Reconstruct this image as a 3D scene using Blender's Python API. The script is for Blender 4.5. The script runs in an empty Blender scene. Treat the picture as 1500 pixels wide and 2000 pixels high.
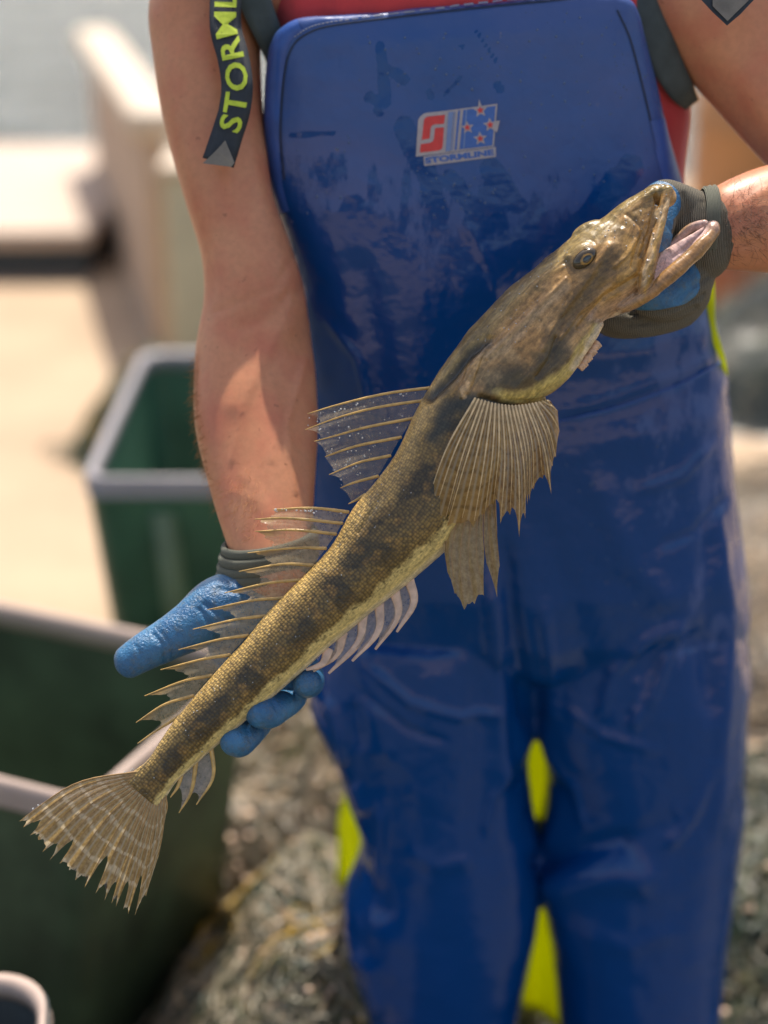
import bpy, bmesh, math, random
import numpy as np
from mathutils import Vector, noise
from mathutils.bvhtree import BVHTree

random.seed(7); rng = np.random.default_rng(7)
sc = bpy.context.scene
COL = sc.collection
# ------------------------------------------------------------------ camera
PITCH = math.radians(22.0); CAMH = 1.6; LENS = 53.0
F = LENS / 24.0 * 1500.0                      # focal length in photo pixels
cam = bpy.data.cameras.new('camera'); camo = bpy.data.objects.new('camera', cam); COL.objects.link(camo)
camo.location = (0, 0, CAMH); camo.rotation_euler = (math.radians(90) - PITCH, 0, 0)
cam.sensor_fit = 'HORIZONTAL'; cam.sensor_width = 24.0; cam.lens = LENS
cam.clip_start = 0.05; cam.clip_end = 2000
cam.dof.use_dof = True; cam.dof.focus_distance = 1.485; cam.dof.aperture_fstop = 1.6
sc.camera = camo
# ------------------------------------------------------------------ world, sun, exposure
SUN_EL, SUN_AZ = math.radians(64), math.radians(5)     # azimuth from +Y towards +X
w = bpy.data.worlds.new("World"); sc.world = w; w.use_nodes = True
nt = w.node_tree; bg = nt.nodes['Background']
sky = nt.nodes.new('ShaderNodeTexSky'); sky.sky_type = 'NISHITA'; sky.sun_disc = False
sky.sun_elevation = SUN_EL; sky.sun_rotation = SUN_AZ; sky.dust_density = 2.5; sky.air_density = 1.0
tint = nt.nodes.new('ShaderNodeMix'); tint.data_type = 'RGBA'; tint.blend_type = 'MULTIPLY'; tint.inputs[0].default_value = 1.0; tint.inputs[7].default_value = (1.0, 0.90, 0.80, 1)
nt.links.new(sky.outputs[0], tint.inputs[6]); nt.links.new(tint.outputs[2], bg.inputs[0]); bg.inputs[1].default_value = 0.15
sl = bpy.data.lights.new('sun', 'SUN'); sl.energy = 3.8; sl.angle = math.radians(0.5); sl.color = (1.0, 0.93, 0.82)
slo = bpy.data.objects.new('sun', sl); COL.objects.link(slo)
sdir = Vector((math.sin(SUN_AZ) * math.cos(SUN_EL), math.cos(SUN_AZ) * math.cos(SUN_EL), math.sin(SUN_EL)))
slo.rotation_euler = sdir.to_track_quat('Z', 'Y').to_euler(); slo.location = (0.5, 3, 6)
sc.view_settings.view_transform = 'Standard'; sc.view_settings.look = 'None'
sc.view_settings.exposure = 0.80; sc.view_settings.gamma = 1.0
sc.render.engine = 'CYCLES'
sc.cycles.use_denoising = True
sc.cycles.max_bounces = 8; sc.cycles.transparent_max_bounces = 12
sc.cycles.sample_clamp_indirect = 6.0

# ------------------------------------------------------------------ photo pixel helpers
CP, SP = math.cos(PITCH), math.sin(PITCH)
C0 = np.array([0, 0, CAMH])
def ray(px, py):
    a = (px - 750) / F; b = (1000 - py) / F
    return np.array([a, CP + b * SP, -SP + b * CP])
def P(px, py, D):            # point at depth D along the view axis
    return C0 + ray(px, py) * D
def W(px, py, Y):            # point in the upright plane y = Y
    r = ray(px, py); return C0 + r * (Y / r[1])
def G(px, py, z):            # point at height z
    r = ray(px, py); return C0 + r * ((z - CAMH) / r[2])
def proj(v):                 # (n,3) -> px, py, depth
    v = np.atleast_2d(v) - C0
    d = v[:, 1] * CP - v[:, 2] * SP
    up = v[:, 1] * SP + v[:, 2] * CP
    return 750 + F * v[:, 0] / d, 1000 - F * up / d, d
VIEW = np.array([0, CP, -SP])

# ------------------------------------------------------------------ object helpers
def tag(o, label=None, cat=None, group=None, kind=None):
    if label: o['label'] = label
    if cat: o['category'] = cat
    if group: o['group'] = group
    if kind: o['kind'] = kind
    return o
def empty(name, loc, label, cat, group=None):
    o = bpy.data.objects.new(name, None); COL.objects.link(o); o.location = loc; o.empty_display_size = 0.05
    return tag(o, label, cat, group)
bpy_parent = {}
def link(name, me, mats, parent=None, smooth=True):
    o = bpy.data.objects.new(name, me); COL.objects.link(o)
    for m in (mats if isinstance(mats, (list, tuple)) else [mats]): me.materials.append(m)
    if smooth: me.polygons.foreach_set('use_smooth', [True] * len(me.polygons))
    if parent is not None:
        loc = Vector((0, 0, 0)); q = parent
        while q is not None: loc += q.location; q = q.parent
        o.parent = parent; o.location = -loc
    return o
def mk(name, V, Fc, mats, parent=None, smooth=True, mi=None):
    me = bpy.data.meshes.new(name); me.from_pydata([tuple(v) for v in V], [], [tuple(f) for f in Fc]); me.update()
    o = link(name, me, mats, parent, smooth)
    if mi is not None: me.polygons.foreach_set('material_index', mi)
    return o
class MB:
    def __init__(s): s.V = []; s.F = []; s.M = []
    def add(s, V, Fc, m=0):
        b = len(s.V); s.V.extend([tuple(v) for v in V]); s.F.extend([tuple(i + b for i in f) for f in Fc]); s.M.extend([m] * len(Fc)); return s
    def build(s, name, mats, parent=None, smooth=True): return mk(name, s.V, s.F, mats, parent, smooth, s.M)
def addattr(me, name, typ, arr):
    a = me.attributes.new(name, typ, 'POINT'); key = {'FLOAT': 'value', 'FLOAT_VECTOR': 'vector', 'FLOAT_COLOR': 'color'}[typ]
    a.data.foreach_set(key, np.asarray(arr, dtype=np.float32).ravel()); me.update()
def getV(me):
    a = np.empty(len(me.vertices) * 3, np.float32); me.vertices.foreach_get('co', a); return a.reshape(-1, 3).astype(float)
def getN(me):
    a = np.empty(len(me.vertices) * 3, np.float32); me.vertex_normals.foreach_get('vector', a) if hasattr(me, 'vertex_normals') else me.vertices.foreach_get('normal', a)
    return a.reshape(-1, 3).astype(float)
def setV(me, V): me.vertices.foreach_set('co', np.asarray(V, np.float32).ravel()); me.update()

def box(x0, x1, y0, y1, z0, z1):
    V = [(x, y, z) for x in (x0, x1) for y in (y0, y1) for z in (z0, z1)]
    return V, [(0, 1, 3, 2), (4, 6, 7, 5), (0, 4, 5, 1), (2, 3, 7, 6), (0, 2, 6, 4), (1, 5, 7, 3)]
def loft(rings, caps=True):
    n = len(rings[0]); V = [p for r in rings for p in r]; Fc = []
    for i in range(len(rings) - 1):
        for j in range(n):
            k = (j + 1) % n; Fc.append((i * n + j, i * n + k, (i + 1) * n + k, (i + 1) * n + j))
    if caps:
        Fc.append(tuple(range(n - 1, -1, -1))); Fc.append(tuple((len(rings) - 1) * n + j for j in range(n)))
    return V, Fc
def cr(K, t):                # Catmull-Rom through rows of K, t in 0..len-1
    K = np.asarray(K, float); n = len(K); i = min(int(t), n - 2); f = t - i
    p1, p2 = K[i], K[i + 1]; p0 = K[i - 1] if i > 0 else 2 * p1 - p2; p3 = K[i + 2] if i + 2 < n else 2 * p2 - p1
    return 0.5 * ((2 * p1) + (-p0 + p2) * f + (2 * p0 - 5 * p1 + 4 * p2 - p3) * f * f + (-p0 + 3 * p1 - 3 * p2 + p3) * f ** 3)
def sweep(C, R1, R2, n=20, side=None, cap=True, flat=False):
    """tube through centres C with radii R1 (across the view) and R2 (along the view)"""
    C = np.asarray(C, float); m = len(C); rings = []
    T = np.gradient(C, axis=0); T /= np.linalg.norm(T, axis=1)[:, None] + 1e-12
    idx = []
    if cap and not flat:
        for a in (0.15, 0.45, 0.75): idx.append((0, -math.cos(a * math.pi / 2), math.sin(a * math.pi / 2)))
    for i in range(m): idx.append((i, 0, 1))
    if cap and not flat:
        for a in (0.75, 0.45, 0.15): idx.append((m - 1, math.cos(a * math.pi / 2), math.sin(a * math.pi / 2)))
    for i, off, k in idx:
        t = T[i]; v = VIEW if side is None else side
        a1 = np.cross(t, v)
        if np.linalg.norm(a1) < 0.2: a1 = np.cross(t, np.array([0.3, 0, 1.0]))
        a1 /= np.linalg.norm(a1); a2 = np.cross(a1, t)
        c = C[i] + t * off * min(R1[i], R2[i])
        rings.append([c + k * (R1[i] * math.cos(q) * a1 + R2[i] * math.sin(q) * a2) for q in np.linspace(0, 2 * math.pi, n, endpoint=False)])
    return loft(rings)
def limb(K, n=24, res=5, cap=True, side=None):
    """K rows: px, py, depth, half-width in photo px, thickness ratio"""
    K = [list(k) + [1.0] * (5 - len(k)) for k in K]
    S = [cr(K, t) for t in np.linspace(0, len(K) - 1, (len(K) - 1) * res + 1)]
    C = [P(s[0], s[1], s[2]) for s in S]; R1 = [max(s[3], 1) * s[2] / F for s in S]; R2 = [r * s[4] for r, s in zip(R1, S)]
    return sweep(C, R1, R2, n, side, cap)
def ellipsoid(c, ax, n=20, m=14):
    V = []; A = [np.asarray(a) for a in ax]
    for i in range(m + 1):
        th = math.pi * (0.02 + 0.96 * i / m)
        V.append([np.asarray(c) + A[0] * math.sin(th) * math.cos(q) + A[1] * math.sin(th) * math.sin(q) + A[2] * math.cos(th) for q in np.linspace(0, 2 * math.pi, n, endpoint=False)])
    return loft(V)
def pxell(px, py, D, r1, r2, r3, ang=0):
    """ellipsoid with photo-plane radii r1, r2 (px, r1 along ang) and r3 px along the view"""
    k = D / F; U = np.array([0, SP, CP]); X = np.array([1., 0, 0]); a = math.radians(ang)
    return ellipsoid(P(px, py, D), [(X * math.cos(a) + U * math.sin(a)) * r1 * k, (-X * math.sin(a) + U * math.cos(a)) * r2 * k, VIEW * r3 * k])
def fuse(parts, voxel, it=6, fac=0.5):
    mb = MB()
    for V, Fc in parts: mb.add(V, Fc)
    me = bpy.data.meshes.new('tmp'); me.from_pydata(mb.V, [], mb.F); me.update()
    bm = bmesh.new(); bm.from_mesh(me)
    o = bpy.data.objects.new('tmp', me); COL.objects.link(o)
    # consistent outward normals island by island
    bmesh.ops.recalc_face_normals(bm, faces=bm.faces); bm.to_mesh(me); bm.free()
    r = o.modifiers.new('r', 'REMESH'); r.mode = 'VOXEL'; r.voxel_size = voxel
    if it:
        s = o.modifiers.new('s', 'SMOOTH'); s.factor = fac; s.iterations = it
    dg = bpy.context.evaluated_depsgraph_get(); dg.update()
    out = bpy.data.meshes.new_from_object(o.evaluated_get(dg))
    bpy.data.objects.remove(o); bpy.data.meshes.remove(me); out.materials.clear()
    return out
def nz(V, s, o=(0, 0, 0)):
    return np.array([noise.noise(Vector((v[0] * s + o[0], v[1] * s + o[1], v[2] * s + o[2]))) for v in V])
def segdist(x, y, pts):      # distance of arrays x,y to polyline, plus param 0..1
    best = np.full(len(x), 1e9); par = np.zeros(len(x)); sd = np.zeros(len(x)); n = len(pts) - 1
    for i in range(n):
        ax, ay = pts[i][:2]; bx, by = pts[i + 1][:2]; dx, dy = bx - ax, by - ay
        t = np.clip(((x - ax) * dx + (y - ay) * dy) / (dx * dx + dy * dy + 1e-9), 0, 1)
        ex, ey = x - ax - t * dx, y - ay - t * dy; d = np.hypot(ex, ey); m = d < best
        best[m] = d[m]; par[m] = ((i + t) / n)[m]; sd[m] = np.sign(ex * dy - ey * dx)[m]
    return best, par, sd
def interp(tab, y):
    tab = np.asarray(tab, float); return [np.interp(y, tab[:, 0], tab[:, k]) for k in range(1, tab.shape[1])]

# ------------------------------------------------------------------ materials
class NB:
    def __init__(s, name):
        s.m = bpy.data.materials.new(name); s.m.use_nodes = True; s.t = s.m.node_tree; s.b = s.t.nodes['Principled BSDF']; s.out = s.t.nodes['Material Output']
    def n(s, typ, **kw):
        q = s.t.nodes.new(typ)
        for k, v in kw.items():
            if k.startswith('i_'):
                key = k[2:]; key = int(key) if key.isdigit() else key
                s.put(q.inputs[key], v)
            else: setattr(q, k, v)
        return q
    def put(s, sock, v):
        if isinstance(v, bpy.types.NodeSocket): s.t.links.new(v, sock)
        elif isinstance(v, bpy.types.Node): s.t.links.new(v.outputs[0], sock)
        else:
            if isinstance(v, tuple) and len(v) == 3 and sock.type == 'RGBA': v = (*v, 1)
            sock.default_value = v
    def p(s, **kw):
        for k, v in kw.items(): s.put(s.b.inputs[k.replace('_', ' ')], v)
        return s
    def noise(s, scale, detail=3, rough=0.5, vec=None, dist=0):
        q = s.n('ShaderNodeTexNoise'); q.inputs['Scale'].default_value = scale; q.inputs['Detail'].default_value = detail
        q.inputs['Roughness'].default_value = rough; q.inputs['Distortion'].default_value = dist
        s.put(q.inputs['Vector'], vec if vec is not None else s.coord()); return q.outputs[0]
    def coord(s, sc_=None):
        c = s.n('ShaderNodeTexCoord').outputs['Object']
        if sc_: mp = s.n('ShaderNodeMapping'); s.put(mp.inputs['Vector'], c); mp.inputs['Scale'].default_value = sc_; return mp.outputs[0]
        return c
    def ramp(s, fac, stops, interp='LINEAR'):
        r = s.n('ShaderNodeValToRGB'); s.put(r.inputs[0], fac); e = r.color_ramp; e.interpolation = interp
        while len(e.elements) < len(stops): e.elements.new(0.5)
        for el, (p_, c) in zip(e.elements, stops):
            el.position = p_; el.color = (*c, 1) if isinstance(c, tuple) else (c, c, c, 1)
        return r.outputs[0]
    def mix(s, f, a, b, mode='MIX'):
        q = s.n('ShaderNodeMix'); q.data_type = 'RGBA'; q.blend_type = mode
        s.put(q.inputs[0], f); s.put(q.inputs[6], a); s.put(q.inputs[7], b); return q.outputs[2]
    def math(s, op, a, b=0.0):
        q = s.n('ShaderNodeMath'); q.operation = op; s.put(q.inputs[0], a); s.put(q.inputs[1], b); return q.outputs[0]
    def bump(s, h, strength=0.3, dist=0.001, nrm=None):
        q = s.n('ShaderNodeBump'); s.put(q.inputs['Height'], h); q.inputs['Strength'].default_value = strength; q.inputs['Distance'].default_value = dist
        if nrm is not None: s.put(q.inputs['Normal'], nrm)
        return q.outputs[0]
    def attr(s, name): return s.n('ShaderNodeAttribute', attribute_name=name)
def simple(name, col, rough=0.5, var=0.15, scale=30, bump=0.0, bscale=200, metal=0, coat=0, bdist=0.001):
    b = NB(name); n1 = b.noise(scale, 5, 0.6)
    c = b.mix(b.ramp(n1, [(0.3, 0.0), (0.7, 1.0)]), tuple(x * (1 - var) for x in col), tuple(min(1, x * (1 + var)) for x in col))
    b.p(Base_Color=c, Roughness=rough, Metallic=metal, Coat_Weight=coat)
    if bump: b.p(Normal=b.bump(b.noise(bscale, 4), bump, bdist))
    return b.m

# skin
b = NB('skin'); tone = b.ramp(b.noise(9, 4), [(0.3, (0.51, 0.205, 0.10)), (0.7, (0.61, 0.275, 0.145))])
fine = b.ramp(b.noise(160, 4, 0.65), [(0.3, 0.90), (0.6, 1.03)]); red = b.noise(28, 3)
c = b.mix(1.0, tone, fine, 'MULTIPLY'); c = b.mix(b.ramp(red, [(0.45, 0.0), (0.75, 0.5)]), c, (0.50, 0.12, 0.07)); c = b.mix(b.math('MULTIPLY', b.ramp(b.noise(120, 2, 0.5), [(0.70, 0.0), (0.76, 1.0)]), 0.55), c, (0.22, 0.08, 0.04))
b.p(Base_Color=c, Roughness=0.42, Subsurface_Weight=0.12, Subsurface_Radius=(0.012, 0.004, 0.002), Specular_IOR_Level=0.45)
b.b.inputs['Subsurface Scale'].default_value = 0.5
b.p(Normal=b.bump(b.noise(420, 3, 0.7), 0.25, 0.0004)); M_skin = b.m
# pvc overalls: wet / dry
b = NB('blue_pvc'); wet = b.attr('wet').outputs['Fac']
n1 = b.noise(1.0, 6, 0.62, b.coord((38, 38, 16))); n2 = b.noise(150, 3, 0.6)
ww = b.math('ADD', wet, b.math('MULTIPLY', b.math('SUBTRACT', n1, 0.5), 1.7))
wm = b.ramp(ww, [(0.42, 0.0), (0.60, 1.0)])
dry = b.mix(b.ramp(b.noise(7, 5, 0.6), [(0.3, 0.0), (0.7, 1.0)]), (0.024, 0.080, 0.265), (0.062, 0.102, 0.285))
c = b.mix(wm, dry, (0.0005, 0.050, 0.215))
sp = b.ramp(b.noise(62, 6, 0.8), [(0.66, 0.0), (0.71, 1.0)]); c = b.mix(b.math('MULTIPLY', sp, 0.55), c, (0.22, 0.19, 0.20))
b.p(Base_Color=c, Roughness=b.ramp(wm, [(0.0, 0.38), (1.0, 0.15)]), Specular_IOR_Level=0.42)
hh = b.math('ADD', b.math('MULTIPLY', b.noise(18, 3, 0.5), 1.0), b.math('MULTIPLY', n2, 0.05))
b.p(Normal=b.bump(hh, 0.5, 0.010)); M_pvc = b.m
M_hem = simple('blue_hem', (0.028, 0.088, 0.33), 0.4, 0.15, 40, 0.3, 150)
M_seam = simple('dark_seam_thread', (0.006, 0.02, 0.06), 0.5)  # dark line along the hem seams
M_thread = simple('pale_thread', (0.22, 0.24, 0.32), 0.7)
b = NB('red_cotton'); wv = b.noise(900, 2); b.p(Base_Color=b.mix(b.noise(12, 3), (0.50, 0.028, 0.035), (0.62, 0.06, 0.06)), Roughness=0.85, Sheen_Weight=0.3, Normal=b.bump(wv, 0.3, 0.0005)); M_red = b.m
M_trim = simple('grey_trim', (0.055, 0.075, 0.075), 0.8, 0.2, 60, 0.3, 900)
M_strap = simple('black_webbing', (0.016, 0.022, 0.030), 0.55, 0.3, 80, 0.4, 1200)
M_lime_txt = simple('lime_print', (0.50, 0.62, 0.04), 0.6, 0.15, 200)
M_lime = simple('lime_waterproof', (0.52, 0.60, 0.01), 0.4, 0.2, 14, 0.4, 30, bdist=0.01)
_t = M_lime.node_tree; _m = _t.nodes.new('ShaderNodeMixShader'); _tl = _t.nodes.new('ShaderNodeBsdfTranslucent'); _tl.inputs[0].default_value = (0.80, 0.82, 0.01, 1); _m.inputs[0].default_value = 0.5
_t.links.new(_t.nodes['Principled BSDF'].outputs[0], _m.inputs[1]); _t.links.new(_tl.outputs[0], _m.inputs[2]); _t.links.new(_m.outputs[0], _t.nodes['Material Output'].inputs[0])
M_refl = simple('reflective_tape', (0.42, 0.40, 0.42), 0.35, 0.25, 20)
M_strap2 = simple('worn_strap_tip', (0.17, 0.15, 0.12), 0.30, 0.25, 60, 0.2, 600)
# glove rubber
b = NB('glove'); msk = b.attr('knit').outputs['Fac']; e = b.ramp(b.math('ADD', msk, b.math('MULTIPLY', b.math('SUBTRACT', b.noise(300, 3), 0.5), 0.25)), [(0.45, 0.0), (0.55, 1.0)])
blue = b.mix(b.ramp(b.noise(35, 5, 0.6), [(0.35, 0.0), (0.7, 1.0)]), (0.020, 0.105, 0.24), (0.055, 0.20, 0.37))
blue = b.mix(b.ramp(b.noise(120, 4, 0.7), [(0.50, 0.0), (0.72, 0.75)]), blue, (0.10, 0.12, 0.12)); blue = b.mix(b.ramp(b.noise(22, 5, 0.75), [(0.58, 0.0), (0.68, 0.5)]), blue, (0.10, 0.075, 0.04))
kc = b.n('ShaderNodeTexWave', i_Scale=190.0); kc.inputs['Distortion'].default_value = 1.5; b.put(kc.inputs['Vector'], b.coord())
knit = b.mix(kc.outputs[1], (0.075, 0.072, 0.05), (0.24, 0.205, 0.155))
b.p(Base_Color=b.mix(e, blue, knit), Roughness=b.ramp(e, [(0, 0.30), (1, 0.85)]))
hgt = b.mix(e, b.noise(420, 3, 0.6), kc.outputs[1])
b.p(Normal=b.bump(hgt, 0.8, 0.0018)); M_glove = b.m
b = NB('knit_cuff'); kc = b.n('ShaderNodeTexWave', i_Scale=300.0); kc.inputs['Distortion'].default_value = 1.0; b.put(kc.inputs['Vector'], b.coord())
b.p(Base_Color=b.mix(kc.outputs[1], (0.045, 0.06, 0.045), (0.22, 0.21, 0.16)), Roughness=0.9, Normal=b.bump(kc.outputs[1], 0.6, 0.001)); M_cuff = b.m
# fish skin
b = NB('fish_skin'); col = b.attr('Col').outputs['Color']; st = b.attr('fst').outputs['Vector']; sm = b.attr('scl').outputs['Fac']
mp = b.n('ShaderNodeMapping'); b.put(mp.inputs['Vector'], st); mp.inputs['Scale'].default_value = (340, 420, 0)
vo = b.n('ShaderNodeTexVoronoi'); vo.voronoi_dimensions = '2D'; vo.inputs['Scale'].default_value = 1.0; vo.inputs['Randomness'].default_value = 0.45; b.put(vo.inputs['Vector'], mp.outputs[0])
cell = b.ramp(vo.outputs['Distance'], [(0.12, 1.0), (0.62, 0.0)])
mott = b.ramp(b.noise(300, 4, 0.7), [(0.3, 0.62), (0.7, 1.25)])
c = b.mix(1.0, col, mott, 'MULTIPLY')
vc = b.mix(0.75, (0.5, 0.5, 0.5), vo.outputs['Color']); vr = b.n('ShaderNodeRGBToBW'); b.put(vr.inputs[0], vc)
scc = b.mix(cell, tuple([0.55] * 3), tuple([1.55] * 3)); scc = b.mix(1.0, scc, b.ramp(vr.outputs[0], [(0.35, 0.75), (0.65, 1.25)]), 'MULTIPLY')
mp2 = b.n('ShaderNodeMapping'); b.put(mp2.inputs['Vector'], st); mp2.inputs['Scale'].default_value = (70, 330, 0)
stk = b.noise(1.0, 5, 0.7, mp2.outputs[0]); hd = b.mix(1.0, c, b.ramp(stk, [(0.3, 0.55), (0.5, 1.0), (0.7, 1.5)]), 'MULTIPLY')
hd = b.mix(b.math('MULTIPLY', b.ramp(b.noise(210, 5, 0.8), [(0.58, 0.0), (0.68, 1.0)]), 0.45), hd, (0.05, 0.035, 0.014))
hd = b.mix(b.math('MULTIPLY', b.ramp(b.noise(260, 5, 0.8, b.coord((1.2, 1, 1))), [(0.62, 0.0), (0.70, 1.0)]), 0.5), hd, (0.55, 0.42, 0.26))
c = b.mix(sm, hd, b.mix(1.0, c, scc, 'MULTIPLY'))
b.p(Base_Color=c, Roughness=0.32, Coat_Weight=0.35, Coat_Roughness=0.06, Specular_IOR_Level=0.4, Subsurface_Weight=0.06, Subsurface_Radius=(0.006, 0.004, 0.002))
b.b.inputs['Subsurface Scale'].default_value = 0.4
h1 = b.mix(sm, tuple([0.0] * 3), cell); h2 = b.bump(h1, 0.7, 0.0006)
h3 = b.math('ADD', b.noise(1.0, 5, 0.7, b.coord((130, 130, 60))), b.math('MULTIPLY', stk, 0.7))
b.p(Normal=b.bump(h3, 0.45, 0.0015, h2)); b.put(b.b.inputs['Coat Normal'], b.bump(b.noise(70, 5, 0.65), 0.5, 0.003)); M_fish = b.m
# fins
def finmat(name, c1, c2, alpha, bars=0.0, trans=0.4, barw=0.75, edge=None, medge=0.8, barc=None):
    b = NB(name); uv = b.attr('fuv').outputs['Vector']; sx = b.n('ShaderNodeSeparateXYZ'); b.put(sx.inputs[0], uv)
    tr = b.n('ShaderNodeBsdfTransparent'); tl = b.n('ShaderNodeBsdfTranslucent'); m1 = b.n('ShaderNodeMixShader'); m2 = b.n('ShaderNodeMixShader')
    n1 = b.noise(240, 4, 0.65); colr = b.mix(b.ramp(n1, [(0.35, 0.0), (0.65, 1.0)]), c1, c2)
    ed = b.math('ABSOLUTE', b.math('SUBTRACT', b.math('FRACT', sx.outputs[0]), 0.5))      # 0 in mid-membrane, .5 on ray
    if bars:
        f = b.math('ABSOLUTE', b.math('SUBTRACT', b.math('FRACT', b.math('ADD', b.math('MULTIPLY', sx.outputs[1], bars), b.math('MULTIPLY', b.noise(60, 2), 0.9))), 0.5))
        colr = b.mix(b.ramp(f, [(0.06, barw), (0.16, 0.0)]), colr, barc or tuple(min(1, x * 2.3 + 0.05) for x in c2))
        colr = b.mix(b.ramp(ed, [(0.05, medge), (0.16, 0.0)]), colr, (0.52, 0.42, 0.27))
        colr = b.mix(b.ramp(b.attr('spot').outputs['Fac'], [(0.35, 0.0), (0.6, 0.9)]), colr, (0.012, 0.016, 0.025))
    b.p(Base_Color=colr, Roughness=0.22, Coat_Weight=0.4, Coat_Roughness=0.08, Normal=b.bump(b.noise(160, 4), 0.5, 0.0012))
    b.put(tl.inputs['Color'], colr)
    b.t.links.new(b.b.outputs[0], m1.inputs[1]); b.t.links.new(tl.outputs[0], m1.inputs[2]); m1.inputs[0].default_value = trans
    al = b.ramp(b.noise(200, 4, 0.7), [(0.3, max(0, alpha - 0.12)), (0.7, min(1, alpha + 0.15))])
    if edge:
        fr_ = b.math('FRACT', sx.outputs[0]); en = b.math('MULTIPLY', b.ramp(fr_, [(0.18, 1.0), (0.60, 0.0)]), b.ramp(sx.outputs[1], [(0.35, 0.0), (0.8, 1.0)])); en = b.math('MULTIPLY', en, 0.9)
        b.put(b.b.inputs['Base Color'], b.mix(en, colr, edge)); b.put(tl.inputs['Color'], b.mix(en, colr, edge)); al = b.math('MAXIMUM', al, en)
    b.t.links.new(tr.outputs[0], m2.inputs[1]); b.t.links.new(m1.outputs[0], m2.inputs[2]); b.put(m2.inputs[0], al)
    b.t.links.new(m2.outputs[0], b.out.inputs['Surface']); return b.m
M_memb = finmat('fin_membrane', (0.50, 0.42, 0.30), (0.72, 0.62, 0.45), 0.30, trans=0.5)
M_memb3 = finmat('spiny_membrane', (0.48, 0.39, 0.26), (0.66, 0.56, 0.40), 0.46, trans=0.5, edge=(0.36, 0.23, 0.075))
M_memb2 = finmat('pale_membrane', (0.42, 0.38, 0.36), (0.60, 0.52, 0.46), 0.5, trans=0.45)
M_tailm = finmat('tail_membrane', (0.34, 0.215, 0.075), (0.54, 0.38, 0.17), 0.93, 6.5, 0.5, 0.62, barc=(0.85, 0.72, 0.50))
M_pect = finmat('pectoral_membrane', (0.36, 0.21, 0.065), (0.52, 0.34, 0.12), 0.88, 7.0, 0.5, 0.45, None, 0.75, (0.15, 0.085, 0.025))
M_pelv = finmat('pelvic_membrane', (0.34, 0.23, 0.085), (0.52, 0.38, 0.17), 0.88, trans=0.45)
M_ray = simple('fin_ray', (0.52, 0.33, 0.10), 0.3, 0.35, 120, coat=0.4)
M_raypale = simple('pale_fin_ray', (0.60, 0.42, 0.32), 0.35, 0.25, 120, coat=0.4)
M_raypec = simple('light_fin_ray', (0.60, 0.44, 0.23), 0.3, 0.3, 120, coat=0.4)
M_raytan = simple('tan_fin_ray', (0.34, 0.20, 0.07), 0.35, 0.3, 120, coat=0.4)

# ================================================================== SETTING
def concrete(name, c1, c2, s, rough=0.85, bump=0.4):
    b = NB(name); n = b.noise(s, 6, 0.65); n2 = b.noise(s * 9, 5, 0.7)
    c = b.mix(b.ramp(n, [(0.3, 0.0), (0.7, 1.0)]), c1, c2); c = b.mix(b.ramp(n2, [(0.6, 0.0), (0.75, 0.5)]), c, tuple(x * 0.55 for x in c1))
    b.p(Base_Color=c, Roughness=rough, Normal=b.bump(n2, bump, 0.006)); return b.m
M_ground = concrete('wet_deck', (0.055, 0.050, 0.030), (0.13, 0.115, 0.075), 3.0, 0.55)
M_apron = concrete('sandy_concrete', (0.34, 0.245, 0.16), (0.45, 0.335, 0.225), 1.6)
def sheet(name, x0, x1, y0, y1, z, m, n=2):
    V = []; Fc = []
    for i in range(n + 1):
        for j in range(n + 1): V.append((x0 + (x1 - x0) * i / n, y0 + (y1 - y0) * j / n, z))
    for i in range(n):
        for j in range(n): a = i * (n + 1) + j; Fc.append((a, a + n + 1, a + n + 2, a + 1))
    return mk(name, V, Fc, m, None, False)
QUAY = 8.3
tag(mk('ground', *box(-30, 30, -8, QUAY, -2.2, 0), M_ground, None, False), kind='structure')
tag(mk('concrete_apron', *box(-6, 6, 2.75, QUAY - 0.02, 0.004, 0.012), M_apron, None, False), kind='structure')
tag(mk('bounce_concrete', *box(-9, 9, -7.9, -1.3, 0.004, 0.014), M_apron, None, False), kind='structure')  # unseen pale concrete behind the camera, added to bounce warm light
b = NB('harbour_water'); n1 = b.noise(1.0, 5, 0.6, b.coord((0.9, 2.6, 1))); n2 = b.noise(1.0, 4, 0.6, b.coord((4, 9, 1)))
b.p(Base_Color=b.mix(b.ramp(b.math('ADD', b.math('MULTIPLY', n1, 0.6), b.math('MULTIPLY', n2, 0.4)), [(0.42, 0.0), (0.58, 1.0)]), (0.012, 0.025, 0.03), (0.17, 0.20, 0.21)), Roughness=0.2, Normal=b.bump(n2, 0.6, 0.08, b.bump(n1, 1.0, 0.8))); M_water = b.m  # pale and dark ripple reflections are mixed into the base colour
tag(mk('water', [(-400, QUAY - 0.3, -0.6), (400, QUAY - 0.3, -0.6), (400, 900, -0.6), (-400, 900, -0.6)], [(0, 1, 2, 3)], M_water, None, False), kind='structure')

def bevbox(x0, x1, y0, y1, z0, z1, bev=0.01, seg=3):
    V, Fc = box(x0, x1, y0, y1, z0, z1); me = bpy.data.meshes.new('t'); me.from_pydata(V, [], Fc)
    bm = bmesh.new(); bm.from_mesh(me); bmesh.ops.recalc_face_normals(bm, faces=bm.faces)
    bmesh.ops.bevel(bm, geom=bm.edges[:], offset=bev, segments=seg, affect='EDGES', profile=0.5)
    V = [tuple(v.co) for v in bm.verts]; Fc = [[v.index for v in f.verts] for f in bm.faces]; bm.free(); bpy.data.meshes.remove(me); return V, Fc
M_cream = simple('cream_paint', (0.55, 0.45, 0.34), 0.5, 0.08, 6, 0.2, 60, bdist=0.003)
M_tan = simple('tan_boards', (0.46, 0.34, 0.25), 0.7, 0.12, 9, 0.3, 60, bdist=0.003)
M_dark = simple('dark_skirting', (0.05, 0.06, 0.065), 0.6)
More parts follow.
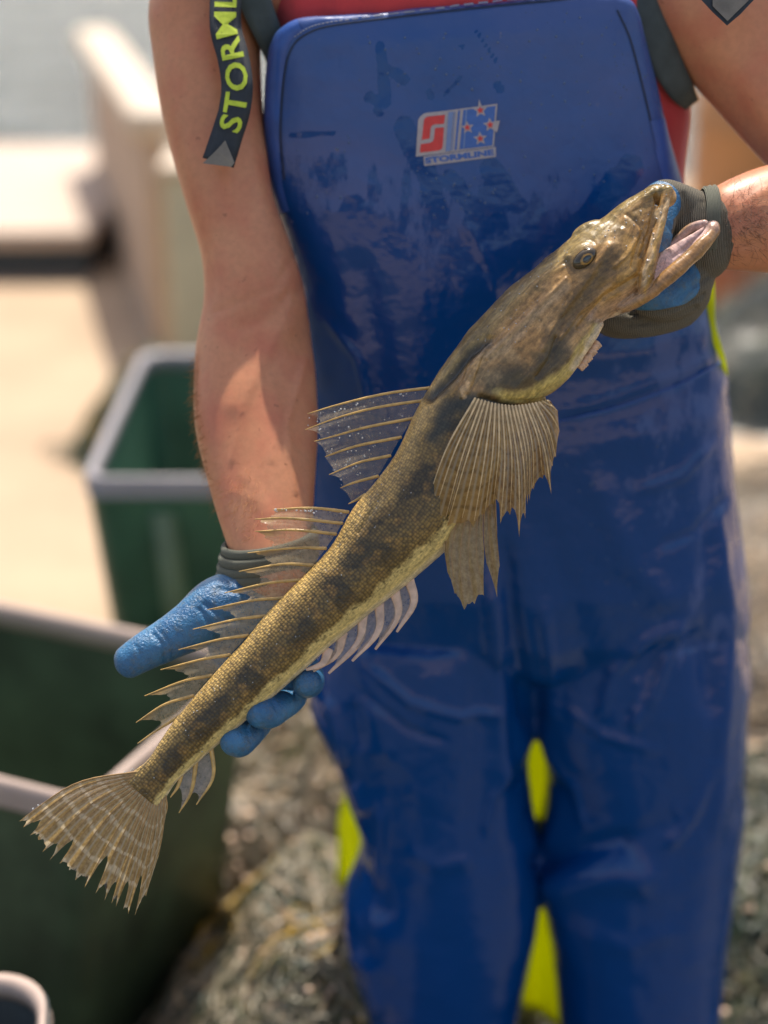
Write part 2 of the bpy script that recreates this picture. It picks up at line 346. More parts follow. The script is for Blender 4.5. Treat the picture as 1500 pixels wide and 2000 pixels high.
b = NB('cream_slats'); wv = b.n('ShaderNodeTexWave', i_Scale=2.4); wv.bands_direction = 'Y'; b.put(wv.inputs['Vector'], b.coord())
b.p(Base_Color=b.mix(b.ramp(wv.outputs[1], [(0.05, 0.0), (0.16, 1.0)]), (0.22, 0.17, 0.13), b.mix(b.noise(5, 5), (0.48, 0.37, 0.29), (0.58, 0.46, 0.36))), Roughness=0.6); M_slat = b.m
# low cream platform at the water's edge
xr = W(182, 450, 6.3)[0]
t = empty('landing_platform', (-2.4, 7.0, 0), 'low cream painted landing platform by the water, with dark strip under its front lip', 'platform')
mk('top_slab', *bevbox(-4.6, xr, 6.26, 8.15, 0.14, 0.20, 0.015), M_slat, t)
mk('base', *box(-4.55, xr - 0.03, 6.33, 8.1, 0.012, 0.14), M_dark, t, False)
# slanting board wall
a = W(322, 640, 5.35); bq = W(205, 400, 7.6); dx, dy = bq[0] - a[0], bq[1] - a[1]; L = math.hypot(dx, dy); ux, uy = dx / L, dy / L
def along(s0, s1, o0, o1, z0, z1):
    V, Fc = box(s0, s1, o0, o1, z0, z1); return [(a[0] + ux * v[0] - uy * v[1], a[1] + uy * v[0] + ux * v[1], v[2]) for v in V], Fc
t = empty('boarded_wall', (a[0], a[1], 0), 'weathered tan boarded wall with rounded cream cap running back to the water', 'wall')
mb = MB()
for i in range(11): mb.add(*along(i * L / 11 + 0.006, (i + 1) * L / 11 - 0.006, -0.03, 0.03 + 0.004 * (i % 2), 0.012, 0.70))
mb.build('boards', M_tan, t, False)
V, Fc = bevbox(-0.05, L + 0.05, -0.085, 0.085, 0.70, 0.79, 0.03); mk('cap', [(a[0] + ux * v[0] - uy * v[1], a[1] + uy * v[0] + ux * v[1], v[2]) for v in V], Fc, M_cream, t)
# pale panel behind the elbow
x0 = W(330, 500, 5.0)[0]; x1 = W(440, 500, 5.0)[0]
t = empty('storage_locker', ((x0 + x1) / 2, 5.05, 0), 'tall beige locker standing behind the green bin and the elbow', 'locker')
M_beige = simple('beige_panel', (0.50, 0.45, 0.30), 0.6, 0.1, 8)
mk('locker_body', *bevbox(x0, x1 + 0.2, 4.95, 5.25, 0.012, 0.66, 0.012), M_beige, t)
mk('lid', *bevbox(x0 - 0.015, x1 + 0.215, 4.93, 5.27, 0.662, 0.69, 0.01), M_cream, t)

def tub(name, c, ax, ay, h, wall, mats, label, cat, taper=0.9, rimw=0.05, rimh=0.05, group=None, ribs=(), rr=0.07):
    """open tub: c centre, ax/ay half-extent vectors at the rim"""
    c = np.array([c[0], c[1]]); ax = np.array(ax); ay = np.array(ay); la, lb = np.linalg.norm(ax), np.linalg.norm(ay)
    def ring(k, z, inset=0.0, bow=0):
        pts = []; A = la * k - inset; B = lb * k - inset; r = min(rr, A * 0.5, B * 0.5)
        for (sx, sy, q0) in ((1, 1, 0), (-1, 1, 90), (-1, -1, 180), (1, -1, 270)):
            for q in range(0, 91, 15):
                q_ = math.radians(q0 + q); u = sx * (A - r) + r * math.cos(q_); v = sy * (B - r) + r * math.sin(q_)
                p_ = c + ax / la * u + ay / lb * v; pts.append((p_[0], p_[1], z))
        return pts
    t = empty(name, (c[0], c[1], 0), label, cat, group)
    z0 = 0.013
    rings = [ring(taper, z0), ring(taper + (1 - taper) * 0.5, h * 0.5), ring(1, h - 0.02), ring(1, h, 0.0), ring(1, h, wall), ring(1, h - 0.02, wall), ring(taper + (1 - taper) * 0.5, h * 0.5, wall), ring(taper, z0 + wall, wall)]
    mk('tub_wall', *loft(rings), mats[0], t)
    prof = [(0.0, 0.002), (-rimw * 0.35, -rimh * 0.1), (-rimw * 0.42, -rimh * 0.6), (-rimw * 0.35, -rimh), (-0.006, -rimh)]
    R = [ring(1, h + 0.004, -rimw * 0.5 + 0.01), ring(1, h - rimh * 0.25, -rimw * 0.62 + 0.01), ring(1, h - rimh * 0.9, -rimw * 0.6 + 0.01), ring(1, h - rimh, -rimw * 0.2), ring(1, h - rimh, wall + 0.004), ring(1, h - rimh * 0.2, wall + 0.007), ring(1, h + 0.004, wall + 0.003), ring(1, h + 0.008, wall * 0.5)]
    V = [p_ for r_ in R for p_ in r_]; n = len(R[0]); Fc = []
    for i in range(len(R)):
        i2 = (i + 1) % len(R)
        for j in range(n): k = (j + 1) % n; Fc.append((i * n + j, i * n + k, i2 * n + k, i2 * n + j))
    mk('rim', V, Fc, mats[1], t)
    for (u, side) in ribs:
        mb = MB(); w2 = 0.022
        for s_ in (0.0,):
            a0 = c - ay * 1.0 + ax * u; a1 = c - ay * taper + ax * u * taper; nrm = -ay / lb; tg = ax / la
            q = []
            for (pp, z, o) in ((a0, h - 0.06, 0.014), (a1, z0 + 0.02, 0.014)):
                for dd, oo in ((-w2, -0.004), (-w2 * 0.7, o), (w2 * 0.7, o), (w2, -0.004)):
                    p_ = pp + tg * dd + nrm * oo; q.append((p_[0], p_[1], z))
            mb.add(q, [(0, 1, 5, 4), (1, 2, 6, 5), (2, 3, 7, 6), (3, 0, 4, 7), (0, 3, 2, 1), (4, 5, 6, 7)])
        mb.build('rib', mats[2] if len(mats) > 2 else mats[0], t)
    return t
M_green = simple('green_plastic', (0.045, 0.125, 0.075), 0.45, 0.25, 10, 0.2, 80, bdist=0.002)
M_greenrib = simple('faded_green_plastic', (0.14, 0.20, 0.11), 0.5, 0.2, 10)
M_greyrim = simple('grey_rim', (0.29, 0.27, 0.285), 0.45, 0.12, 12, 0.2, 80)
M_dgreen = simple('dark_green_plastic', (0.050, 0.078, 0.040), 0.5, 0.5, 7, 0.3, 40, bdist=0.003)
M_palerim = simple('pale_rim', (0.42, 0.32, 0.27), 0.45, 0.12, 9, 0.2, 80)
p1 = G(215, 940, 0.55); p2 = G(250, 690, 0.55)
hy = (p2[1] - p1[1]) / 2; xl = (p1[0] + p2[0]) / 2 - 0.01
tub('rubbish_bin', (xl + 0.36, p1[1] + hy), (0.36, 0), (0.0, hy), 0.55, 0.010, [M_green, M_greyrim, M_greenrib],
    'square open green bin with thick grey rim standing behind the forearm', 'bin', 0.88, 0.020, 0.030, ribs=((-0.62, 0), (0.3, 0)), rr=0.045)
c0 = G(172, 1575, 0.5); c1 = G(500, 1285, 0.5); e1 = (c1 - c0)[:2]; l1 = np.linalg.norm(e1); e1 /= l1; e2 = np.array([-e1[1], e1[0]])
LT = 1.15; cc = c0[:2] + e1 * l1 / 2 + e2 * LT / 2
tub('fish_tub', cc, e2 * LT / 2, e1 * l1 / 2, 0.5, 0.008, [M_dgreen, M_palerim], 'large dark green open fish tub with pale pinkish rim behind the fish tail', 'tub', 0.9, 0.024, 0.030, rr=0.04)
c = G(20, 2040, 0.42)
tub('small_tub', (c[0] - 0.16, c[1] - 0.10), (0.21, 0.03), (-0.03, 0.19), 0.42, 0.006, [M_dark, M_palerim], 'small dark tub with shiny white rounded rim at the bottom left corner', 'tub', 0.85, 0.014, 0.02, rr=0.06)

# fishing nets
b = NB('net_twine'); cA = b.attr('Col').outputs['Color']; b.p(Base_Color=cA, Roughness=0.35, Specular_IOR_Level=0.7); M_net = b.m
M_bead = simple('net_glint_beads', (0.62, 0.44, 0.32), 0.12, 0.2, 50)  # pale beads stand in for sun glints on the wet twine
def pile(name, cx, cy, rx, ry, h, n, pal, label, seed, beads=300, cat='fishing net', beadr=(0.0025, 0.005), dark=1.0):
    r = np.random.default_rng(seed); mb = MB(); colr = []
    def surf(u, v):
        d = math.hypot(u, v); z = h * max(0.0, 1 - d ** 2.2) * (0.8 + 0.35 * noise.noise(Vector((u * 2.3 + seed, v * 2.3, 0))))
        return np.array([cx + u * rx, cy + v * ry, 0.015 + z])
    # core mound
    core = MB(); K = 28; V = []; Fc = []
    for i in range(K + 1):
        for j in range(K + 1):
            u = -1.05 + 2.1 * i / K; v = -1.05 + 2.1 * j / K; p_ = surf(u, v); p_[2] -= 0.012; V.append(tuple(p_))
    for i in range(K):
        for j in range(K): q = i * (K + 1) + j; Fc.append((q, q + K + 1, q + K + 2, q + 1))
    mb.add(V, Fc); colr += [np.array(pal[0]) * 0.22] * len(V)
    for k in range(n):
        d = math.sqrt(r.random()) * 1.02; q = r.random() * 6.283; u, v = d * math.cos(q), d * math.sin(q)
        ang = r.random() * 6.283; cur = r.normal() * 2.5; ln = r.uniform(0.03, 0.13); m = 6; rad = r.uniform(0.0008, 0.0022)
        pts = []; lift = r.uniform(0, 0.02)
        for s in range(m):
            pu = u; pv = v; p_ = surf(pu, pv); p_[2] += lift + 0.012 * math.sin(s / (m - 1) * math.pi); pts.append(p_)
            u += math.cos(ang) * ln / m / rx; v += math.sin(ang) * ln / m / ry; ang += cur / m
        rr_ = [rad] * m; V, Fc = sweep(pts, rr_, rr_, 4, np.array([0.1, 0.2, 1.0]), flat=True)
        c_ = np.array(pal[int(r.random() ** 1.3 * len(pal))]) * r.uniform(0.5, 1.2) * (0.6 + 0.9 * max(0, 0.5 + noise.noise(Vector((u * 3 + seed, v * 3, 4)))))
        if len(pal) == 6: c_ = np.array(yel) * r.uniform(.5, 1.1) if noise.noise(Vector((u * 2.6, v * 2.6, 1.5))) > 0.27 else (np.array(gry) * r.uniform(.5, 1) if c_[0] > 2.5 * c_[2] and c_[0] > .2 else c_)
        c_ = c_ * dark; mb.add(V, Fc); colr += [c_] * len(V)
    nb = len(mb.V)
    for k in range(beads):
        d = math.sqrt(r.random()); q = r.random() * 6.283; p_ = surf(d * math.cos(q), d * math.sin(q)); p_[2] += r.uniform(0.0, 0.025)
        rad = r.uniform(*beadr); V, Fc = ellipsoid(p_, [np.array([rad, 0, 0]), np.array([0, rad, 0]), np.array([0, 0, rad * 0.8])], 8, 6)
        mb.add(V, Fc, 1); colr += [np.array([0.5, 0.5, 0.5])] * len(V)
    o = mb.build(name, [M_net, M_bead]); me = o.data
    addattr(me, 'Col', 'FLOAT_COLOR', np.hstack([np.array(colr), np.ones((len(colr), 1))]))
    return tag(o, label, cat, 'heaps of fishing net on the deck')
olive = (0.13, 0.125, 0.06); tanc = (0.46, 0.34, 0.22); dgr = (0.02, 0.05, 0.03); yel = (0.52, 0.32, 0.02); gry = (0.27, 0.235, 0.165)
g1 = G(600, 1900, 0.1); pile('net_pile', g1[0] + 0.045, g1[1] - 0.05, 0.27, 0.42, 0.26, 5200, [gry, olive, gry, tanc, dgr, yel], 'heap of grey and tan fishing net with yellow floats line beside the left trouser leg', 3, 330, beadr=(0.004, 0.0085))
g2 = G(600, 1540, 0.25); pile('net_pile', g2[0] + 0.05, g2[1] + 0.35, 0.55, 0.5, 0.42, 4500, [tanc, gry, gry, olive], 'larger sunlit tan net heap further back between tub and legs', 5, 380, beadr=(0.005, 0.011))
g3 = G(1500, 1700, 0.2); pile('net_pile', g3[0] + 0.12, g3[1] + 0.1, 0.45, 0.42, 0.28, 4200, [olive, dgr, gry, olive, dgr], 'dark green glinting net heap at the right edge beside the right trouser leg', 8, 520, beadr=(0.003, 0.007))
g4 = G(1500, 1300, 0.15); pile('net_pile', g4[0] + 0.2, g4[1] + 0.3, 0.55, 0.38, 0.2, 2400, [tanc, gry, tanc, gry], 'pale cream net heap at the right edge, in the middle distance', 9, 500, beadr=(0.004, 0.008))
g5 = G(1470, 800, 0.0); pile('net_pile', g5[0] + 0.4, 4.9, 0.8, 0.5, 0.42, 1800, [dgr, olive, gry, dgr], 'dull green net heap below the rusty drum at the right', 12, 60)
g6 = G(345, 640, 0.1); pile('net_pile', g6[0] + 0.1, 4.35, 0.28, 0.2, 0.30, 1300, [(0.03, 0.10, 0.06), dgr, olive, yel], 'small green tangle of net between the bin and the beige locker', 15, 30)
g7 = G(1490, 960, 0.05); pile('net_pile', g7[0] + 0.35, g7[1] - 0.1, 0.62, 0.42, 0.12, 1800, [tanc, gry, tanc, olive], 'low sandy grey spread of net at the right edge below the dull green heap', 21, 120, beadr=(0.004, 0.007))
# rusty rounded drum, far right
M_rust = simple('rusty_orange', (0.42, 0.20, 0.075), 0.7, 0.25, 4, 0.3, 40)
M_rust2 = simple('rust_band', (0.36, 0.13, 0.06), 0.7, 0.25, 4)
dx_ = W(1470, 400, 6.0)[0] + 0.32
t = empty('rusty_drum', (dx_, 6.0, 0), 'large upright rusty orange drum, out of focus behind the right forearm', 'drum')
prof = [(0.50, 0.02), (0.53, 0.05), (0.54, 0.25), (0.555, 0.28), (0.54, 0.31), (0.54, 0.62), (0.555, 0.65), (0.54, 0.68), (0.54, 1.0), (0.50, 1.28), (0.36, 1.42), (0.1, 1.46)]
rings = [[(dx_ + r_ * math.cos(q), 6.0 + r_ * math.sin(q), z) for q in np.linspace(0, 2 * math.pi, 40, endpoint=False)] for r_, z in prof]
mk('drum_shell', *loft(rings), M_rust, t)
rings = [[(dx_ + r_ * math.cos(q), 6.0 + r_ * math.sin(q), z) for q in np.linspace(0, 2 * math.pi, 40, endpoint=False)] for r_, z in [(0.50, 0.013), (0.56, 0.014), (0.572, 0.2), (0.56, 0.22), (0.545, 0.22)]]
mk('base_band', *loft(rings), M_rust2, t)

# ================================================================== PERSON
person = empty('person', (0.08, 1.75, 0), 'fisherman in shiny blue bib overalls and red vest, holding a fish in gloves', 'person')
# --- body
cx0 = 0.085
def ringz(x, y, z, a_, b_, n=28, p_=2.2):
    r = []
    for q in np.linspace(0, 2 * math.pi, n, endpoint=False):
        c_, s_ = math.cos(q), math.sin(q); r.append((x + a_ * math.copysign(abs(c_) ** (2 / p_), c_), y + b_ * math.copysign(abs(s_) ** (2 / p_), s_), z))
    return r
parts = []
parts.append(loft([ringz(x_, 1.75, z, a_, b_) for z, a_, b_, x_ in [(0.78, .12, .07, .193), (0.85, .15, .085, .19), (0.95, .15, .085, .18), (1.1, .148, .08, .15), (1.25, .155, .085, .12), (1.36, .17, .09, .10), (1.43, .17, .09, .095), (1.50, .13, .07, .095), (1.54, .07, .055, .095)]]))
parts.append(loft([ringz(cx0 + 0.01, 1.745, z, a_, b_) for z, a_, b_ in [(1.47, .075, .065), (1.55, .058, .06), (1.62, .056, .062)]]))
head = [(1.58, .045, .055, -.03), (1.60, .058, .075, -.02), (1.64, .068, .088, -.01), (1.69, .074, .098, 0), (1.75, .078, .102, .005), (1.80, .072, .093, .008), (1.84, .050, .065, .01), (1.855, .02, .03, .01)]
parts.append(loft([ringz(cx0 + 0.01, 1.72 + o_, z, a_, b_) for z, a_, b_, o_ in head]))
hx = cx0 + 0.01
parts.append(ellipsoid((hx, 1.715 - .105, 1.69), [np.array([.012, 0, 0]), np.array([0, .016, 0]), np.array([0, 0, .024])]))      # nose
parts.append(ellipsoid((hx, 1.715 - .085, 1.645), [np.array([.024, 0, 0]), np.array([0, .012, 0]), np.array([0, 0, .009])]))    # mouth
parts.append(ellipsoid((hx, 1.715 - .088, 1.725), [np.array([.052, 0, 0]), np.array([0, .012, 0]), np.array([0, 0, .010])]))    # brow
for s_ in (-1, 1): parts.append(ellipsoid((hx + s_ * .078, 1.725, 1.69), [np.array([.010, 0, 0]), np.array([0, .018, 0]), np.array([0, 0, .030])]))
LA = [(640, -70, 1.66, 110, .8), (500, -60, 1.65, 118, .85), (408, 0, 1.645, 114, .9), (404, 100, 1.642, 107, .9), (412, 200, 1.64, 101, .9), (430, 300, 1.635, 93, .92), (453, 400, 1.63, 86, .92),
      (480, 490, 1.63, 88, .9), (498, 590, 1.63, 101, .85), (496, 700, 1.625, 117, .8), (500, 800, 1.61, 121, .78), (510, 900, 1.59, 112, .78), (520, 990, 1.57, 97, .75), (526, 1060, 1.555, 84, .72), (530, 1120, 1.545, 76, .7)]
parts.append(limb(LA, 28, 5))
RA = [(1180, -80, 1.66, 110, .8), (1310, -90, 1.65, 130, .85), (1420, 10, 1.645, 150, .85), (1510, 130, 1.64, 140, .85), (1600, 260, 1.62, 120, .85), (1640, 345, 1.60, 108, .9)]
parts.append(limb(RA, 28, 5))
RF = [(1650, 330, 1.60, 108, .95), (1620, 390, 1.59, 118, .85), (1560, 420, 1.575, 116, .8), (1500, 430, 1.56, 106, .8), (1440, 440, 1.545, 92, .78), (1400, 448, 1.54, 80, .72), (1380, 450, 1.54, 66, .6)]
parts.append(limb(RF, 28, 5))
for s_ in (-1, 1):
    parts.append(loft([ringz(.194 + s_ * o_, y_, z, r_, r_, 20) for z, r_, o_, y_ in [(0.06, .038, .116, 1.77), (0.12, .038, .116, 1.77), (0.25, .045, .116, 1.765), (0.38, .05, .116, 1.76), (0.50, .052, .114, 1.755), (0.65, .062, .105, 1.755), (0.80, .072, .09, 1.755), (.88, .075, .08, 1.755)]]))
me = fuse(parts, 0.0042, 10)
V = getV(me); N = getN(me); px, py, dd = proj(V)
V += N * (nz(V, 14)[:, None] * 0.0018)
# forearm muscle lines and elbow crease
for pts, wdt, amp in [([(580, 560), (525, 690), (475, 790), (452, 900)], 5, 0.0014), ([(600, 700), (562, 830), (578, 960)], 5, 0.0013), ([(520, 690), (545, 800), (530, 900)], 4, 0.001), ([(1500, 400), (1450, 410), (1400, 440)], 5, 0.0014), ([(1500, 470), (1450, 460), (1400, 490)], 4, 0.0012), ([(590, 470), (540, 560), (420, 610)], 6, -0.0014), ([(470, 640), (520, 620), (590, 560)], 14, -0.0022), ([(560, 640), (500, 700), (460, 790)], 22, 0.002), ([(600, 640), (560, 760), (600, 900)], 26, -0.002), ([(480, 930), (530, 1000)], 9, 0.0008), ([(455, 960), (500, 980), (545, 1040)], 9, 0.0007),
                      ([(450, 90), (470, 240), (480, 400)], 30, -0.002), ([(1450, 400), (1500, 370)], 8, 0.0012), ([(1400, 480), (1500, 470)], 10, -0.0012), ([(1330, 100), (1420, 190), (1490, 280)], 26, -0.002)]:
    d_, t_, s_ = segdist(px, py, pts); k = np.exp(-(d_ / wdt) ** 2) * amp * (N @ -VIEW > 0); V += N * k[:, None]
setV(me, V); body = link('body', me, M_skin, person)
# hair cap and eyes (above the frame, casts the head shadow)
M_hair = simple('brown_hair', (0.06, 0.035, 0.02), 0.7, 0.3, 60, 0.6, 250)
o_ = loft([ringz(hx, 1.735 + oo, z, a_, b_) for z, a_, b_, oo in [(1.66, .070, .075, .025), (1.70, .079, .088, .018), (1.76, .084, .106, .010), (1.81, .078, .100, .012), (1.85, .055, .072, .012), (1.87, .02, .03, .012)]])
mk('hair', *o_, M_hair, person)
M_eye = simple('eye_white', (0.7, 0.68, 0.65), 0.2)
for s_ in (-1, 1): mk('eye', *ellipsoid((hx + s_ * .030, 1.715 - .083, 1.705), [np.array([.012, 0, 0]), np.array([0, .008, 0]), np.array([0, 0, .008])]), M_eye, person)

# --- arm hair
def hairs(seedn, regions, bvh):
    r = np.random.default_rng(seedn); mb = MB()
    for (poly, n, dirn, ln) in regions:
        for k in range(n):
            i = r.integers(0, len(poly) - 1); f = r.random(); w_ = r.normal() * poly[i][2]
            x = poly[i][0] + (poly[i + 1][0] - poly[i][0]) * f + w_; y = poly[i][1] + (poly[i + 1][1] - poly[i][1]) * f + r.normal() * poly[i][3]
            rr_ = ray(x, y); h = bvh.ray_cast(Vector(C0), Vector(rr_).normalized())
            if h[0] is None: continue
            p0 = np.array(h[0]); nn = np.array(h[1]); dv = np.array([dirn[0], 0, dirn[1]]) + r.normal(size=3) * 0.45; dv = dv - nn * (dv @ nn) + nn * r.uniform(0.15, 0.7); dv /= np.linalg.norm(dv)
            l_ = r.uniform(0.5, 1.1) * ln; p1 = p0 + dv * l_ * 0.5 + nn * l_ * 0.1; p2 = p0 + dv * l_; 
            V, Fc = sweep([p0, p1, p2], [0.00013, 0.0001, 0.00003], [0.00013, 0.0001, 0.00003], 3, flat=True); mb.add(V, Fc)
    return mb
bvh_body = BVHTree.FromPolygons([tuple(v) for v in V], [tuple(p.vertices) for p in me.polygons])
M_armhair = simple('arm_hair', (0.10, 0.05, 0.025), 0.4)
M_armhair2 = simple('golden_arm_hair', (0.45, 0.22, 0.08), 0.4)
hairs(4, [([(1385, 430, 12, 40), (1500, 420, 20, 55)], 380, (0.4, -0.3), 0.014)], bvh_body).build('arm_hair', M_armhair, person)
hairs(5, [([(384, 700, 3, 10), (382, 800, 3, 30), (402, 910, 4, 20), (420, 1010, 4, 20)], 420, (-0.8, -0.6), 0.013), ([(450, 930, 25, 20), (490, 1030, 25, 20)], 120, (-0.2, -0.8), 0.012)], bvh_body).build('arm_hair', M_armhair2, person)

# --- red vest under the bib
sx = lambda px_, py_, Y_: W(px_, py_, Y_)[0]
parts = [loft([ringz((sx(L_, y_, 1.72) + sx(R_, y_, 1.72)) / 2, 1.745, W(900, y_, 1.72)[2], (sx(R_, y_, 1.72) - sx(L_, y_, 1.72)) / 2, b_, 36, 2.5)
               for y_, L_, R_, b_ in [(950, 700, 1340, .085), (700, 650, 1360, .11), (500, 620, 1348, .112), (350, 560, 1336, .115), (280, 540, 1344, .112), (215, 528, 1352, .11), (160, 525, 1338, .11), (100, 520, 1312, .108), (0, 500, 1290, .102), (-60, 520, 1275, .098), (-110, 600, 1210, .085)]])]
me = fuse(parts, 0.006, 4); V = getV(me); N = getN(me); px, py, dd = proj(V)
V += N * (np.sin(px / 13.0 + nz(V, 9) * 4)[:, None] * 0.0022); setV(me, V)
vest = link('vest', me, M_red, person); vest['label'] = 'red sleeveless vest with dark grey armhole trim'
def ribbon(pts, w_px, thick, name, mats, parent, tilt=0.0, res=6, taperend=None):
    """flat band: pts rows px,py,depth ; half width px"""
    S = [cr(pts, t) for t in np.linspace(0, len(pts) - 1, (len(pts) - 1) * res + 1)]; V = []; n = len(S)
    xy = np.array([[s[0], s[1]] for s in S]); T = np.gradient(xy, axis=0); T /= np.linalg.norm(T, axis=1)[:, None]
    for i, s in enumerate(S):
        nx, ny = -T[i][1], T[i][0]; hw = (w_px if np.isscalar(w_px) else np.interp(i / (n - 1), np.linspace(0, 1, len(w_px)), w_px))
        k = tilt if np.isscalar(tilt) else np.interp(i / (n - 1), np.linspace(0, 1, len(tilt)), tilt)
        for j in range(5):
            u = -1 + j / 2; V.append(P(s[0] + nx * hw * u, s[1] + ny * hw * u, s[2] + k * u))
        for j in range(5):
            u = 1 - j / 2; V.append(P(s[0] + nx * hw * u, s[1] + ny * hw * u, s[2] + k * u + thick))
    m = 10; Fc = []
    for i in range(n - 1):
        for j in range(m): k2 = (j + 1) % m; Fc.append((i * m + j, i * m + k2, (i + 1) * m + k2, (i + 1) * m + j))
    Fc.append(tuple(range(m - 1, -1, -1))); Fc.append(tuple((n - 1) * m + j for j in range(m)))
    return mk(name, V, Fc, mats, parent)
ribbon([(1232, -60, 1.612), (1262, 20, 1.615), (1290, 100, 1.622), (1330, 175, 1.64), (1352, 205, 1.67)], [30, 32, 34, 26, 16], 0.02, 'armhole_trim', M_trim, vest)
ribbon([(478, -60, 1.60), (505, 20, 1.60), (530, 80, 1.615), (545, 130, 1.635)], [34, 30, 26, 20], 0.02, 'armhole_trim', M_trim, vest)

# --- overalls
TOP = [(36, 590, 1170), (40, 572, 1205), (47, 556, 1224), (60, 538, 1241), (90, 524, 1254), (143, 518, 1267), (239, 514, 1291), (325, 519, 1315), (380, 527, 1332), (460, 552, 1355), (540, 570, 1374), (640, 584, 1396), (720, 590, 1414), (800, 592, 1421), (900, 592, 1427), (1000, 592, 1439), (1100, 596, 1454), (1200, 602, 1460), (1250, 622, 1445), (1290, 650, 1415)]
YT = [(36, 1.632, 1.665), (90, 1.622, 1.69), (250, 1.610, 1.72), (450, 1.598, 1.78), (650, 1.595, 1.84), (800, 1.597, 1.865), (1080, 1.607, 1.875), (1180, 1.625, 1.87), (1250, 1.65, 1.85), (1290, 1.69, 1.82)]
def orow(y, L_, R_, yf, yb, n=72, tilt=True, p_=2.7):
    Ym = (yf + yb) / 2; r = []; fade = max(0.0, 1 - max(0, y - 36) / 520.0) if tilt else 0
    for q in np.linspace(0, 2 * math.pi, n, endpoint=False):
        c_, s_ = math.cos(q), math.sin(q); u = math.copysign(abs(c_) ** (2 / p_), c_); v = math.copysign(abs(s_) ** (2 / p_), s_)
        pxx = (L_ + R_) / 2 + u * (R_ - L_) / 2; pyy = y - 0.085 * (pxx - 560) * fade
        wp = W(pxx, pyy, Ym); r.append((wp[0], Ym + v * (yb - yf) / 2, wp[2]))
    return r
ys = list(np.linspace(36, 60, 7)) + list(np.linspace(70, 1290, 66)); rings = []
for y in ys:
    L_, R_ = interp(TOP, y); yf, yb = interp(YT, y); rings.append(orow(y, L_, R_, yf, yb))
parts = [loft(rings)]
LL = [(1180, 630, 1050), (1300, 604, 1050), (1362, 604, 1048), (1410, 625, 1046), (1440, 640, 1036), (1475, 656, 1032), (1540, 676, 1038), (1600, 698, 1047), (1660, 704, 1048), (1700, 694, 1050), (1745, 672, 1054), (1800, 668, 1048), (1860, 680, 1036), (1940, 708, 1020), (2000, 732, 1009), (2200, 752, 1000), (2700, 790, 985), (2950, 800, 980)]
RL = [(1180, 1015, 1450), (1300, 1020, 1461), (1362, 1026, 1456), (1410, 1038, 1454), (1440, 1052, 1453), (1500, 1070, 1450), (1560, 1066, 1449), (1620, 1050, 1444), (1665, 1040, 1438), (1720, 1048, 1430), (1790, 1066, 1420), (1850, 1080, 1412), (2000, 1094, 1398), (2200, 1105, 1385), (2700, 1110, 1365), (2950, 1115, 1350)]
for tab, yo in ((LL, 0.0), (RL, 0.012)):
    rr_ = []
    for y in list(np.linspace(1180, 2100, 70)) + list(np.linspace(2130, 2950, 14)):
        L_, R_ = interp(tab, y); f_ = np.interp(y, [1180, 1450, 2950], [0.03, 0, 0]); hgt = np.interp(y, [1180, 1300, 1500, 2000, 2950], [.128, .130, .118, .10, .09])
        rr_.append(orow(y, L_, R_, 1.75 + yo - hgt, 1.75 + yo + hgt, 48, False, 2.35))
    parts.append(loft(rr_))
me = fuse(parts, 0.0031, 8)
V = getV(me); N = getN(me); px, py, dd = proj(V); front = np.clip((N @ -VIEW) * 2 + 0.2, 0, 1)
disp = np.zeros(len(V))
disp += nz(V * np.array([1, 1, 0.5]), 9, (3, 1, 0)) * 0.004 * np.clip((py - 300) / 300, 0.3, 1) + nz(V * np.array([1, 1, .6]), 24, (5, 5, 5)) * 0.0012
